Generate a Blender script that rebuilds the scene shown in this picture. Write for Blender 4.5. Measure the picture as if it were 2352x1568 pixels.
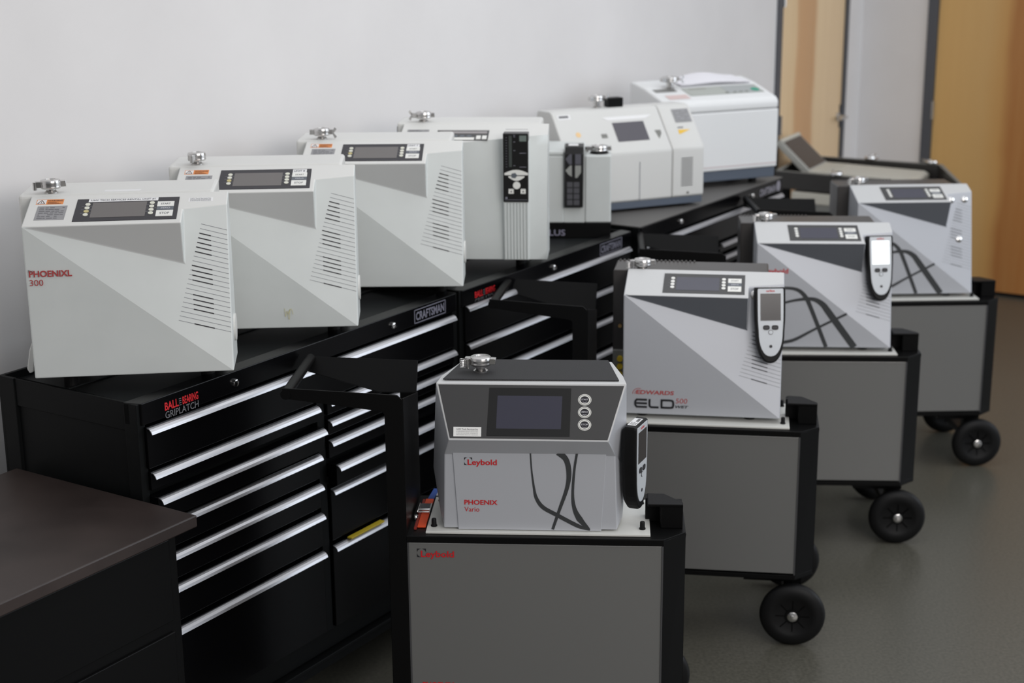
import bpy, bmesh, math, random
from mathutils import Vector, Matrix

random.seed(4)
for _o in list(bpy.data.objects):
    bpy.data.objects.remove(_o)
SC = bpy.context.scene
COL = SC.collection

# ------------------------------------------------------------------ camera
PITCH, ROLL, CAM_H = .2653, -.0092, 2.2697
cam_d = bpy.data.cameras.new('camera')
cam = bpy.data.objects.new('camera', cam_d)
COL.objects.link(cam)
SC.camera = cam
cam_d.sensor_width = 36.0
cam_d.lens = 3553.2 / 2352 * 36.0
cam_d.clip_start = .05
Rt = Vector((1, 0, 0))
Up = Vector((0, math.sin(PITCH), math.cos(PITCH)))
Fw = Vector((0, math.cos(PITCH), -math.sin(PITCH)))
e1 = Rt * math.cos(ROLL) + Up * math.sin(ROLL)
e2 = Up * math.cos(ROLL) - Rt * math.sin(ROLL)
cam.matrix_world = Matrix(((e1.x, e2.x, -Fw.x, 0), (e1.y, e2.y, -Fw.y, 0), (e1.z, e2.z, -Fw.z, CAM_H), (0, 0, 0, 1)))
cam_d.dof.use_dof = True
cam_d.dof.focus_distance = 3.78
cam_d.dof.aperture_fstop = 3.2

# ------------------------------------------------------------------ light and exposure
SC.view_settings.view_transform = 'Standard'
SC.view_settings.look = 'None'
SC.view_settings.exposure = 0.0
SC.view_settings.gamma = 1.0
SC.view_settings.use_curve_mapping = False
world = bpy.data.worlds.new('room_daylight')
SC.world = world
world.use_nodes = True
bg = world.node_tree.nodes['Background']
bg.inputs[0].default_value = (.92, .95, 1.0, 1)
bg.inputs[1].default_value = 1.0
# a room: dim brown-grey floor and furniture level, pale walls, white ceiling
_nt = world.node_tree
_tc = _nt.nodes.new('ShaderNodeTexCoord')
_sp = _nt.nodes.new('ShaderNodeSeparateXYZ')
_cr = _nt.nodes.new('ShaderNodeValToRGB')
_cr.color_ramp.elements[0].position = .42
_cr.color_ramp.elements[0].color = (.050, .047, .043, 1)
_cr.color_ramp.elements[1].position = .80
_cr.color_ramp.elements[1].color = (.62, .63, .65, 1)
_e = _cr.color_ramp.elements.new(.56)
_e.color = (.26, .265, .28, 1)
_mr = _nt.nodes.new('ShaderNodeMapRange')
_mr.inputs['From Min'].default_value = -1
_nt.links.new(_tc.outputs['Generated'], _sp.inputs[0])
_nt.links.new(_sp.outputs['Z'], _mr.inputs['Value'])
_nt.links.new(_mr.outputs[0], _cr.inputs[0])
_nt.links.new(_cr.outputs[0], bg.inputs[0])


def area(name, loc, target, sx, sy, power, col):
    d = bpy.data.lights.new(name, 'AREA')
    d.shape = 'RECTANGLE'
    d.size = sx
    d.size_y = sy
    d.energy = power
    d.color = col
    o = bpy.data.objects.new(name, d)
    COL.objects.link(o)
    o.location = loc
    v = Vector(target) - Vector(loc)
    o.rotation_euler = v.to_track_quat('-Z', 'Y').to_euler()
    return o


area('ceiling_and_fill_lamp', (1.2, 5.0, 3.6), (1.0, 5.2, 0), 3.4, 6.0, 52, (.95, .97, 1.0))
area('ceiling_and_fill_lamp', (2.6, -.3, 2.95), (.1, 4.2, .9), 3.4, 1.6, 112, (1.0, .955, .925))  # unseen front fill, added to brighten the sides facing the camera
area('window_light', (6.6, 5.2, 2.5), (.2, 5.2, 1.4), 4.6, 2.6, 128, (.84, .91, 1.0))

# ------------------------------------------------------------------ materials
MATS = {}


def mat(name, col, rough=.5, metal=0.0, spec=.5, emit=None, coat=0.0):
    if name in MATS:
        return MATS[name]
    m = bpy.data.materials.new(name)
    m.use_nodes = True
    b = m.node_tree.nodes['Principled BSDF']
    b.inputs['Base Color'].default_value = (*col, 1)
    b.inputs['Roughness'].default_value = rough
    b.inputs['Metallic'].default_value = metal
    b.inputs['Specular IOR Level'].default_value = spec
    if coat:
        b.inputs['Coat Weight'].default_value = coat
        b.inputs['Coat Roughness'].default_value = .08
    if emit:
        b.inputs['Emission Color'].default_value = (*emit[0], 1)
        b.inputs['Emission Strength'].default_value = emit[1]
    MATS[name] = m
    return m


def noisy(name, c1, c2, scale, rough=.5, spec=.5, bump=0.0, stretch=(1, 1, 1), detail=4, metal=0.0, lo=.35, hi=.65, rough2=None):
    if name in MATS:
        return MATS[name]
    m = mat(name, c1, rough, metal, spec)
    nt = m.node_tree
    b = nt.nodes['Principled BSDF']
    tc = nt.nodes.new('ShaderNodeTexCoord')
    mp = nt.nodes.new('ShaderNodeMapping')
    mp.inputs['Scale'].default_value = stretch
    nz = nt.nodes.new('ShaderNodeTexNoise')
    nz.inputs['Scale'].default_value = scale
    nz.inputs['Detail'].default_value = detail
    cr = nt.nodes.new('ShaderNodeValToRGB')
    cr.color_ramp.elements[0].position = lo
    cr.color_ramp.elements[1].position = hi
    cr.color_ramp.elements[0].color = (*c1, 1)
    cr.color_ramp.elements[1].color = (*c2, 1)
    L = nt.links.new
    L(tc.outputs['Object'], mp.inputs[0])
    L(mp.outputs[0], nz.inputs['Vector'])
    L(nz.outputs['Fac'], cr.inputs[0])
    L(cr.outputs[0], b.inputs['Base Color'])
    if bump:
        bp = nt.nodes.new('ShaderNodeBump')
        bp.inputs['Strength'].default_value = bump
        bp.inputs['Distance'].default_value = .002
        L(nz.outputs['Fac'], bp.inputs['Height'])
        L(bp.outputs[0], b.inputs['Normal'])
    return m


def wood(name, c1, c2, c3, seed):
    m = mat(name, c1, .42, 0, .4)
    nt = m.node_tree
    b = nt.nodes['Principled BSDF']
    L = nt.links.new
    tc = nt.nodes.new('ShaderNodeTexCoord')
    mp = nt.nodes.new('ShaderNodeMapping')
    mp.inputs['Scale'].default_value = (1, 1, .09)
    mp.inputs['Location'].default_value = (seed, seed * .7, seed * .3)
    n1 = nt.nodes.new('ShaderNodeTexNoise')
    n1.inputs['Scale'].default_value = 3.2
    n1.inputs['Detail'].default_value = 3
    n1.inputs['Distortion'].default_value = .6
    r1 = nt.nodes.new('ShaderNodeValToRGB')
    r1.color_ramp.elements[0].position = .44
    r1.color_ramp.elements[1].position = .56
    r1.color_ramp.elements[0].color = (*c1, 1)
    r1.color_ramp.elements[1].color = (*c2, 1)
    mp2 = nt.nodes.new('ShaderNodeMapping')
    mp2.inputs['Scale'].default_value = (1, 1, .05)
    n2 = nt.nodes.new('ShaderNodeTexNoise')
    n2.inputs['Scale'].default_value = 30
    n2.inputs['Detail'].default_value = 5
    mx = nt.nodes.new('ShaderNodeMixRGB')
    mx.inputs[2].default_value = (*c3, 1)
    mm = nt.nodes.new('ShaderNodeMath')
    mm.operation = 'MULTIPLY'
    mm.inputs[1].default_value = .5
    L(tc.outputs['Object'], mp.inputs[0])
    L(mp.outputs[0], n1.inputs['Vector'])
    L(tc.outputs['Object'], mp2.inputs[0])
    L(mp2.outputs[0], n2.inputs['Vector'])
    L(n1.outputs['Fac'], r1.inputs[0])
    L(n2.outputs['Fac'], mm.inputs[0])
    L(mm.outputs[0], mx.inputs[0])
    L(r1.outputs[0], mx.inputs[1])
    L(mx.outputs[0], b.inputs['Base Color'])
    return m


WALL = noisy('painted_wall', (.76, .745, .740), (.79, .775, .770), 2.5, .7, .3)
FLOOR = noisy('speckled_vinyl', (.062, .060, .048), (.104, .099, .080), 95, .32, .45, detail=6, lo=.3, hi=.7)
WOOD1 = wood('light_birch_veneer', (.86, .63, .38), (.72, .44, .23), (.66, .46, .27), 3.0)
WOOD2 = wood('amber_birch_veneer', (.76, .48, .20), (.46, .21, .06), (.60, .35, .13), 8.4)
FRAMEP = mat('charcoal_frame_paint', (.085, .092, .108), .45)
STEEL = mat('stainless_steel', (.62, .61, .60), .22, 1.0)
CHROME = mat('chrome', (.75, .74, .73), .12, 1.0)
ALU = noisy('brushed_aluminium', (.50, .50, .525), (.60, .60, .62), 6, .38, .5, stretch=(1, 1, 60), metal=.9)
BLACKG = mat('black_gloss_enamel', (.0018, .0018, .0022), .25, 0, .18)
BLACKM = mat('black_powder_coat', (.0034, .0034, .0035), .40, 0, .14)
BLACKS = mat('black_side_panel', (.0040, .0045, .0047), .48, 0, .14)
TRAY = mat('dark_grey_liner', (.013, .0145, .015), .45, 0, .2)
MATTOP = mat('grey_rubber_top', (.12, .115, .11), .5, 0, .3)
WHITE = noisy('light_grey_enamel', (.625, .655, .642), (.65, .68, .667), 8, .38, .45)
WHITEB = mat('cream_white_enamel', (.70, .70, .675), .38, 0, .45)
WHITEC = mat('clean_white_enamel', (.80, .81, .81), .38, 0, .4)
WHITED = mat('soft_white_enamel', (.655, .655, .635), .42, 0, .35)
SILVER = mat('silver_enamel', (.515, .53, .565), .48, .30, .4)
SILVERD = mat('dark_grey_recess', (.135, .145, .165), .42, .1, .5)  # recess facet of the silver covers, set darker than their fronts
CAPW = mat('pale_silver_face', (.57, .575, .575), .40, .0, .45)  # sloped caps and touchscreen surround, set lighter than the silver fronts
PANELG = mat('silver_grey_panel', (.232, .232, .226), .36, .5, .5)
DARKP = mat('dark_grey_enamel', (.052, .052, .053), .42, 0, .4)
BEZEL = mat('black_bezel', (.010, .010, .010), .3, 0, .4)
NAVY = mat('dark_keypad_film', (.013, .012, .018), .35, 0, .4)
LCD = mat('grey_display', (.125, .115, .110), .3, 0, .5)
LCDB = mat('blue_grey_display', (.040, .040, .062), .25, 0, .5)
LCDW = mat('lit_white_display', (.9, .95, .95), .3, 0, .5, emit=((.90, .98, 1.0), 1.0))
CREAM = mat('cream_key', (.72, .72, .62), .5)
TAN = mat('yellowed_key', (.55, .48, .22), .5)
WKEY = mat('white_key', (.80, .80, .76), .5)
GKEY = mat('slate_key', (.11, .125, .145), .5)
STICK = mat('white_sticker', (.80, .80, .80), .5)
GSTICK = mat('silver_sticker', (.30, .30, .31), .4, .2)
ORANGE = mat('orange_sticker', (.75, .26, .07), .5)
INK = mat('dark_ink', (.015, .015, .018), .5)
GINK = mat('grey_ink', (.13, .13, .14), .5)
RED = mat('red_print', (.55, .015, .02), .45)
REDF = mat('faded_red_print', (.42, .06, .06), .5)
SWOOSH = mat('charcoal_print', (.040, .043, .045), .45)
WINK = mat('pale_print', (.62, .62, .66), .4)
SLOT = mat('slot_dark', (.010, .008, .014), .6)
GROOVE = mat('groove_grey', (.25, .26, .28), .6)
RUBBER = mat('black_rubber', (.0065, .0065, .0068), .5, 0, .2)
FELT = mat('white_mounting_plate', (.68, .68, .64), .35, 0, .5)
BLUEG = mat('slate_blue_plinth', (.085, .105, .14), .5)
GREEN = mat('green_key', (.02, .32, .20), .5)
YEL = mat('yellow_plastic', (.72, .50, .02), .5)
YELT = mat('yellow_tape', (.60, .45, .03), .5)
OSTRAP = mat('orange_webbing', (.80, .085, .02), .7)
BSTRAP = mat('blue_webbing', (.02, .07, .30), .7)
BROWN = noisy('worn_brown_worktop', (.018, .012, .011), (.040, .029, .026), 3.5, .42, .4)
CREAMB = mat('beige_plastic', (.56, .54, .47), .45)
GREYB = mat('grey_plastic', (.20, .20, .185), .5)
GLASSD = mat('brown_glossy_display', (.050, .030, .018), .25, 0, .35)
PAPER = mat('paper', (.82, .81, .85), .7)
BRASS = mat('brass', (.60, .38, .15), .3, 1.0)
PINK = mat('warm_print', (.66, .52, .50), .6)


def banded(m, direction, start, length, stops, wob):
    """broad veneer bands across a door, measured along direction"""
    nt = m.node_tree
    L = nt.links.new
    tc = nt.nodes.new('ShaderNodeTexCoord')
    dt = nt.nodes.new('ShaderNodeVectorMath'); dt.operation = 'DOT_PRODUCT'
    dt.inputs[1].default_value = direction
    nz = nt.nodes.new('ShaderNodeTexNoise'); nz.inputs['Scale'].default_value = 1.6; nz.inputs['Detail'].default_value = 2
    ml = nt.nodes.new('ShaderNodeMath'); ml.operation = 'MULTIPLY_ADD'; ml.inputs[1].default_value = wob
    mr = nt.nodes.new('ShaderNodeMapRange'); mr.inputs['From Min'].default_value = start + wob * .5; mr.inputs['From Max'].default_value = start + length + wob * .5
    cr = nt.nodes.new('ShaderNodeValToRGB')
    e = cr.color_ramp.elements
    while len(e) < len(stops):
        e.new(.5)
    for k, (p, c) in enumerate(stops):
        e[k].position = p
    for k, (p, c) in enumerate(stops):
        e[k].color = (*c, 1)
    L(tc.outputs['Object'], dt.inputs[0]); L(tc.outputs['Object'], nz.inputs['Vector'])
    L(nz.outputs['Fac'], ml.inputs[0]); L(dt.outputs['Value'], ml.inputs[2])
    L(ml.outputs[0], mr.inputs['Value']); L(mr.outputs[0], cr.inputs[0])
    mx = [n for n in nt.nodes if n.type == 'MIX_RGB'][0]
    L(cr.outputs[0], mx.inputs[1])


def weave():
    m = mat('black_woven_mat', (.022, .022, .023), .7, 0, .3)
    nt = m.node_tree
    b = nt.nodes['Principled BSDF']
    L = nt.links.new
    tc = nt.nodes.new('ShaderNodeTexCoord')
    ck = nt.nodes.new('ShaderNodeTexChecker')
    ck.inputs['Scale'].default_value = 300
    ck.inputs[1].default_value = (.010, .010, .011, 1)
    ck.inputs[2].default_value = (.052, .052, .054, 1)
    L(tc.outputs['Object'], ck.inputs[0])
    L(ck.outputs[0], b.inputs['Base Color'])
    return m


WEAVE = weave()


# ------------------------------------------------------------------ mesh helpers
def V(*a):
    return Vector(a)


def face(bm, pts, mi=0):
    f = bm.faces.new([bm.verts.new(p) for p in pts])
    f.material_index = mi
    return f


def poly(bm, verts, faces, mis=None):
    vs = [bm.verts.new(v) for v in verts]
    for i, f in enumerate(faces):
        try:
            fc = bm.faces.new([vs[k] for k in f])
            if mis:
                fc.material_index = mis[i]
        except ValueError:
            pass


def box(bm, a, b):
    x0, y0, z0 = a
    x1, y1, z1 = b
    poly(bm, [(x0, y0, z0), (x1, y0, z0), (x1, y1, z0), (x0, y1, z0), (x0, y0, z1), (x1, y0, z1), (x1, y1, z1), (x0, y1, z1)],
         [(3, 2, 1, 0), (4, 5, 6, 7), (0, 1, 5, 4), (1, 2, 6, 5), (2, 3, 7, 6), (3, 0, 4, 7)])


def prism(bm, pts, d):
    """extrude the closed outline pts (3D) by the vector d"""
    d = Vector(d)
    n = len(pts)
    vs = [bm.verts.new(p) for p in pts] + [bm.verts.new(Vector(p) + d) for p in pts]
    bm.faces.new(vs[:n])
    bm.faces.new(vs[n:][::-1])
    for i in range(n):
        j = (i + 1) % n
        bm.faces.new((vs[i], vs[n + i], vs[n + j], vs[j]))


def frame_of(ax):
    ax = Vector(ax).normalized()
    t = Vector((0, 0, 1)) if abs(ax.z) < .9 else Vector((1, 0, 0))
    u = ax.cross(t).normalized()
    return ax, u, ax.cross(u).normalized()


def lathe(bm, c, ax, prof, n=32):
    """prof: list of (radius, distance along ax)"""
    ax, u, w = frame_of(ax)
    c = Vector(c)
    rings = []
    for r, h in prof:
        if r < 1e-6:
            rings.append([bm.verts.new(c + ax * h)])
        else:
            rings.append([bm.verts.new(c + ax * h + (u * math.cos(2 * math.pi * k / n) + w * math.sin(2 * math.pi * k / n)) * r) for k in range(n)])
    for a, b in zip(rings, rings[1:]):
        for k in range(n):
            k2 = (k + 1) % n
            if len(a) == 1 and len(b) == 1:
                continue
            if len(a) == 1:
                bm.faces.new((a[0], b[k], b[k2]))
            elif len(b) == 1:
                bm.faces.new((a[k], b[0], a[k2]))
            else:
                bm.faces.new((a[k], b[k], b[k2], a[k2]))
    if len(rings[0]) > 1:
        bm.faces.new(rings[0])
    if len(rings[-1]) > 1:
        bm.faces.new(rings[-1])


def cyl(bm, c, ax, r, h, n=24):
    lathe(bm, c, ax, [(r, 0), (r, h)], n)


def tube(bm, pts, r, n=10):
    pts = [Vector(p) for p in pts]
    prev = None
    last = None
    u = None
    for i, p in enumerate(pts):
        t = (pts[min(i + 1, len(pts) - 1)] - pts[max(i - 1, 0)]).normalized()
        if u is None:
            _, u, _ = frame_of(t)
        u = (u - t * u.dot(t)).normalized()
        w = t.cross(u)
        ring = [bm.verts.new(p + (u * math.cos(2 * math.pi * k / n) + w * math.sin(2 * math.pi * k / n)) * r) for k in range(n)]
        if prev:
            for k in range(n):
                bm.faces.new((prev[k], ring[k], ring[(k + 1) % n], prev[(k + 1) % n]))
        else:
            bm.faces.new(ring)
        prev = ring
    bm.faces.new(prev)


def ribbon(bm, pts, widths, nrm, up=.0004):
    """flat band along pts on a plane with normal nrm"""
    nrm = Vector(nrm).normalized()
    pts = [Vector(p) for p in pts]
    # catmull-rom smoothing
    P, Wd = [], []
    for i in range(len(pts) - 1):
        p0 = pts[max(i - 1, 0)]
        p1, p2 = pts[i], pts[i + 1]
        p3 = pts[min(i + 2, len(pts) - 1)]
        for k in range(6):
            t = k / 6
            P.append(.5 * ((2 * p1) + (p2 - p0) * t + (2 * p0 - 5 * p1 + 4 * p2 - p3) * t * t + (-p0 + 3 * p1 - 3 * p2 + p3) * t ** 3))
            Wd.append(widths[i] * (1 - t) + widths[i + 1] * t)
    P.append(pts[-1])
    Wd.append(widths[-1])
    prev = None
    for i, p in enumerate(P):
        t = (P[min(i + 1, len(P) - 1)] - P[max(i - 1, 0)]).normalized()
        s = t.cross(nrm).normalized() * Wd[i] * .5
        a, b = bm.verts.new(p - s + nrm * up), bm.verts.new(p + s + nrm * up)
        if prev:
            bm.faces.new((prev[0], prev[1], b, a))
        prev = (a, b)


def obj(name, bm, m, parent=None, bevel=0.0, seg=2, smooth=False, label=None):
    bmesh.ops.remove_doubles(bm, verts=bm.verts, dist=1e-6)
    bmesh.ops.recalc_face_normals(bm, faces=bm.faces)
    me = bpy.data.meshes.new(name)
    bm.to_mesh(me)
    bm.free()
    for mm in (m if isinstance(m, (list, tuple)) else [m]):
        me.materials.append(mm)
    o = bpy.data.objects.new(name, me)
    COL.objects.link(o)
    if parent is not None:
        o.parent = parent
    if bevel:
        md = o.modifiers.new('bevel', 'BEVEL')
        md.width = bevel
        md.segments = seg
        md.limit_method = 'ANGLE'
        md.angle_limit = math.radians(25)
        md.harden_normals = False
    if smooth:
        for p in me.polygons:
            p.use_smooth = True
        try:
            me.set_sharp_from_angle(angle=math.radians(40))
        except Exception:
            pass
    if label:
        o['label'] = label
    return o


def tag(o, label, cat, group=None, kind=None):
    o['label'] = label
    o['category'] = cat
    if group:
        o['group'] = group
    return o


def thing(name, label, cat, loc, rz=0.0, group=None):
    o = bpy.data.objects.new(name, None)
    o.empty_display_size = .05
    COL.objects.link(o)
    o.location = loc
    o.rotation_euler = (0, 0, rz)
    return tag(o, label, cat, group)


def struct(name, bm, m, parent=None, bevel=0.0):
    o = obj(name, bm, m, parent, bevel)
    if parent is None:
        o['kind'] = 'structure'
    return o


def kids(o):
    return [c for c in bpy.data.objects if c.parent == o]


def copy_tree(o, parent=None):
    ks = kids(o)
    c = o.copy()
    COL.objects.link(c)
    c.parent = parent
    for k in ks:
        copy_tree(k, c)
    return c


def NB():
    return bmesh.new()


def mbox(name, a, b, m, parent=None, bevel=.002, **kw):
    bm = NB()
    box(bm, a, b)
    return obj(name, bm, m, parent, bevel, **kw)


def text(bm, body, o, xd, yd, w, h, bold=0.0, shear=0.0, th=.0003, mi=0):
    """letters fitted into w x h, lower left corner at o, running along xd with yd up"""
    cu = bpy.data.curves.new('letters', 'FONT')
    cu.body = body
    cu.size = 1.0
    cu.offset = bold
    cu.shear = shear
    cu.resolution_u = 3
    tmp = bpy.data.objects.new('letters', cu)
    COL.objects.link(tmp)
    dg = bpy.context.evaluated_depsgraph_get()
    me = bpy.data.meshes.new_from_object(tmp.evaluated_get(dg))
    xs = [v.co.x for v in me.vertices]
    ys = [v.co.y for v in me.vertices]
    x0, x1, y0, y1 = min(xs), max(xs), min(ys), max(ys)
    xd, yd, o = Vector(xd).normalized(), Vector(yd).normalized(), Vector(o)
    n = xd.cross(yd)
    vs = [bm.verts.new(o + xd * ((v.co.x - x0) / (x1 - x0) * w) + yd * ((v.co.y - y0) / (y1 - y0) * h) + n * th) for v in me.vertices]
    for p in me.polygons:
        try:
            f = bm.faces.new([vs[k] for k in p.vertices])
            f.material_index = mi
        except ValueError:
            pass
    bpy.data.objects.remove(tmp)
    bpy.data.curves.remove(cu)
    bpy.data.meshes.remove(me)


def letters(name, body, o, xd, yd, w, h, m, parent, **kw):
    bm = NB()
    for i, b in enumerate(body if isinstance(body, list) else [(body, o, w, h)]):
        text(bm, b[0], b[1], xd, yd, b[2], b[3], **kw)
    me = bpy.data.meshes.new(name)
    bm.to_mesh(me)
    bm.free()
    me.materials.append(m)
    ob = bpy.data.objects.new(name, me)
    COL.objects.link(ob)
    ob.parent = parent
    return ob


def dashes(bm, P, x0, x1, y, h, lift):
    """a line of print too small to read"""
    rnd = random.Random(int(abs(y) * 1e5))
    x = x0
    while x < x1 - .001:
        xe = min(x + rnd.uniform(.001, .004), x1)
        P.quad(bm, x, y, xe, y + h, .0001, lift)
        x = xe + rnd.uniform(.0004, .0014)


class Pl:
    """a flat face with its own x / up axes, to lay panels, keys and prints on"""

    def __init__(s, o, x, y):
        s.o, s.x, s.y = Vector(o), Vector(x).normalized(), Vector(y).normalized()
        s.n = s.x.cross(s.y).normalized()
        s.y = s.n.cross(s.x)

    def p(s, a, b, h=0.0):
        return s.o + s.x * a + s.y * b + s.n * h

    def quad(s, bm, x0, y0, x1, y1, t=.0015, h=0.0):
        prism(bm, [s.p(x0, y0, h), s.p(x1, y0, h), s.p(x1, y1, h), s.p(x0, y1, h)], s.n * t)

    def poly(s, bm, pts, t=.0015, h=0.0):
        prism(bm, [s.p(a, b, h) for a, b in pts], s.n * t)

    def disc(s, bm, x, y, rx, ry, t=.0015, h=0.0, n=20):
        s.poly(bm, [(x + rx * math.cos(2 * math.pi * k / n), y + ry * math.sin(2 * math.pi * k / n)) for k in range(n)], t, h)


# ------------------------------------------------------------------ the row direction of wall and tool chests
Q = Vector((-.9146, 3.6012, 0))
PHI = .9994
D = Vector((math.cos(PHI), math.sin(PHI), 0))          # along the wall
N = Vector((math.sin(PHI), -math.cos(PHI), 0))         # out of the wall, into the room


def W(s, out, z=0.0):
    return Q + D * s + N * out + Vector((0, 0, z))


def wall_box(bm, s0, s1, o0, o1, z0, z1):
    v = [W(s, o, z) for z in (z0, z1) for s, o in ((s0, o1), (s1, o1), (s1, o0), (s0, o0))]
    poly(bm, v, [(3, 2, 1, 0), (4, 5, 6, 7), (0, 1, 5, 4), (1, 2, 6, 5), (2, 3, 7, 6), (3, 0, 4, 7)])


WG, BS = -.75, 6.95          # left wall plane and back wall plane
_q = Q.dot(D)
_n = Q.dot(N)
LT, MD = (.88, .68, .43), (.66, .38, .19)
banded(WOOD1, D, _q + 5.66, .985, [(0, LT), (.22, (.84, .63, .38)), (.27, MD), (.50, (.62, .35, .17)), (.56, LT), (1, (.86, .66, .42))], .10)
banded(WOOD2, N, _n - .272, 1.01, [(0, (.74, .47, .18)), (.30, (.66, .42, .17)), (.40, (.60, .33, .11)), (.46, (.40, .15, .04)), (.7, (.44, .17, .045)), (1, (.6, .33, .1))], .14)
bm = NB(); box(bm, (-6, -3, -.1), (9, 13, 0)); struct('floor', bm, FLOOR)
bm = NB()
wall_box(bm, -6, 5.592, WG - .12, WG, 0, 3.6)
wall_box(bm, 6.681, BS + .12, WG - .12, WG, 0, 3.6)
wall_box(bm, 5.592, 6.681, WG - .12, WG, 2.14, 3.6)
struct('wall_left', bm, WALL)
bm = NB()
wall_box(bm, BS, BS + .12, WG, -.335, 0, 3.6)
wall_box(bm, BS, BS + .12, .80, 5.5, 0, 3.6)
wall_box(bm, BS, BS + .12, -.335, .80, 2.15, 3.6)
struct('wall_back', bm, WALL)
# door frames
bm = NB()
wall_box(bm, 5.592, 5.655, WG - .12, WG + .012, 0, 2.14)
wall_box(bm, 6.648, 6.681, WG - .12, WG + .012, 0, 2.14)
wall_box(bm, 5.655, 6.648, WG - .12, WG + .012, 2.09, 2.14)
struct('trim_1', bm, FRAMEP)
bm = NB()
wall_box(bm, BS - .015, BS + .12, -.335, -.275, 0, 2.15)
wall_box(bm, BS - .015, BS + .12, .74, .80, 0, 2.15)
wall_box(bm, BS - .015, BS + .12, -.275, .74, 2.09, 2.15)
struct('trim_2', bm, FRAMEP)
bm = NB(); wall_box(bm, BS + .0, BS + .10, -.274, .739, 0.0, .022); struct('door_gap_shade', bm, RUBBER)  # dark strip standing in for the shadow under the amber door
bm = NB(); wall_box(bm, 5.658, 6.645, WG - .05, WG - .006, .008, 2.088); d1 = struct('door_1', bm, WOOD1)
bm = NB(); wall_box(bm, BS + .006, BS + .05, -.272, .737, .022, 2.088); d2 = struct('door_2', bm, WOOD2)


def hinge(door, s, o, z, along):
    bm = NB()
    if along == 's':
        cyl(bm, W(s, o + .012, z - .055), (0, 0, 1), .009, .11, 12)
    else:
        cyl(bm, W(s - .012, o, z - .055), (0, 0, 1), .009, .11, 12)
    obj('hinge', bm, STEEL, door, smooth=True)


hinge(d1, 5.66, WG + .004, 1.14, 's')
hinge(d1, 5.66, WG + .004, 1.85, 's')
hinge(d2, BS, -.272, 1.12, 'o')
hinge(d2, BS, -.272, 1.85, 'o')
bm = NB()
cyl(bm, W(6.59, WG - .006, 1.09), N, .027, .012, 24)
cyl(bm, W(6.59, WG, 1.09), N, .010, .06, 16)
tube(bm, [W(6.59, WG + .058, 1.09), W(6.56, WG + .062, 1.09), W(6.48, WG + .058, 1.092)], .009, 10)
obj('lever_handle', bm, STEEL, d1, smooth=True)
bm = NB(); wall_box(bm, 6.62, 6.646, WG - .007, WG - .004, 1.02, 1.16); obj('latch_plate', bm, STEEL, d1)


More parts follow.
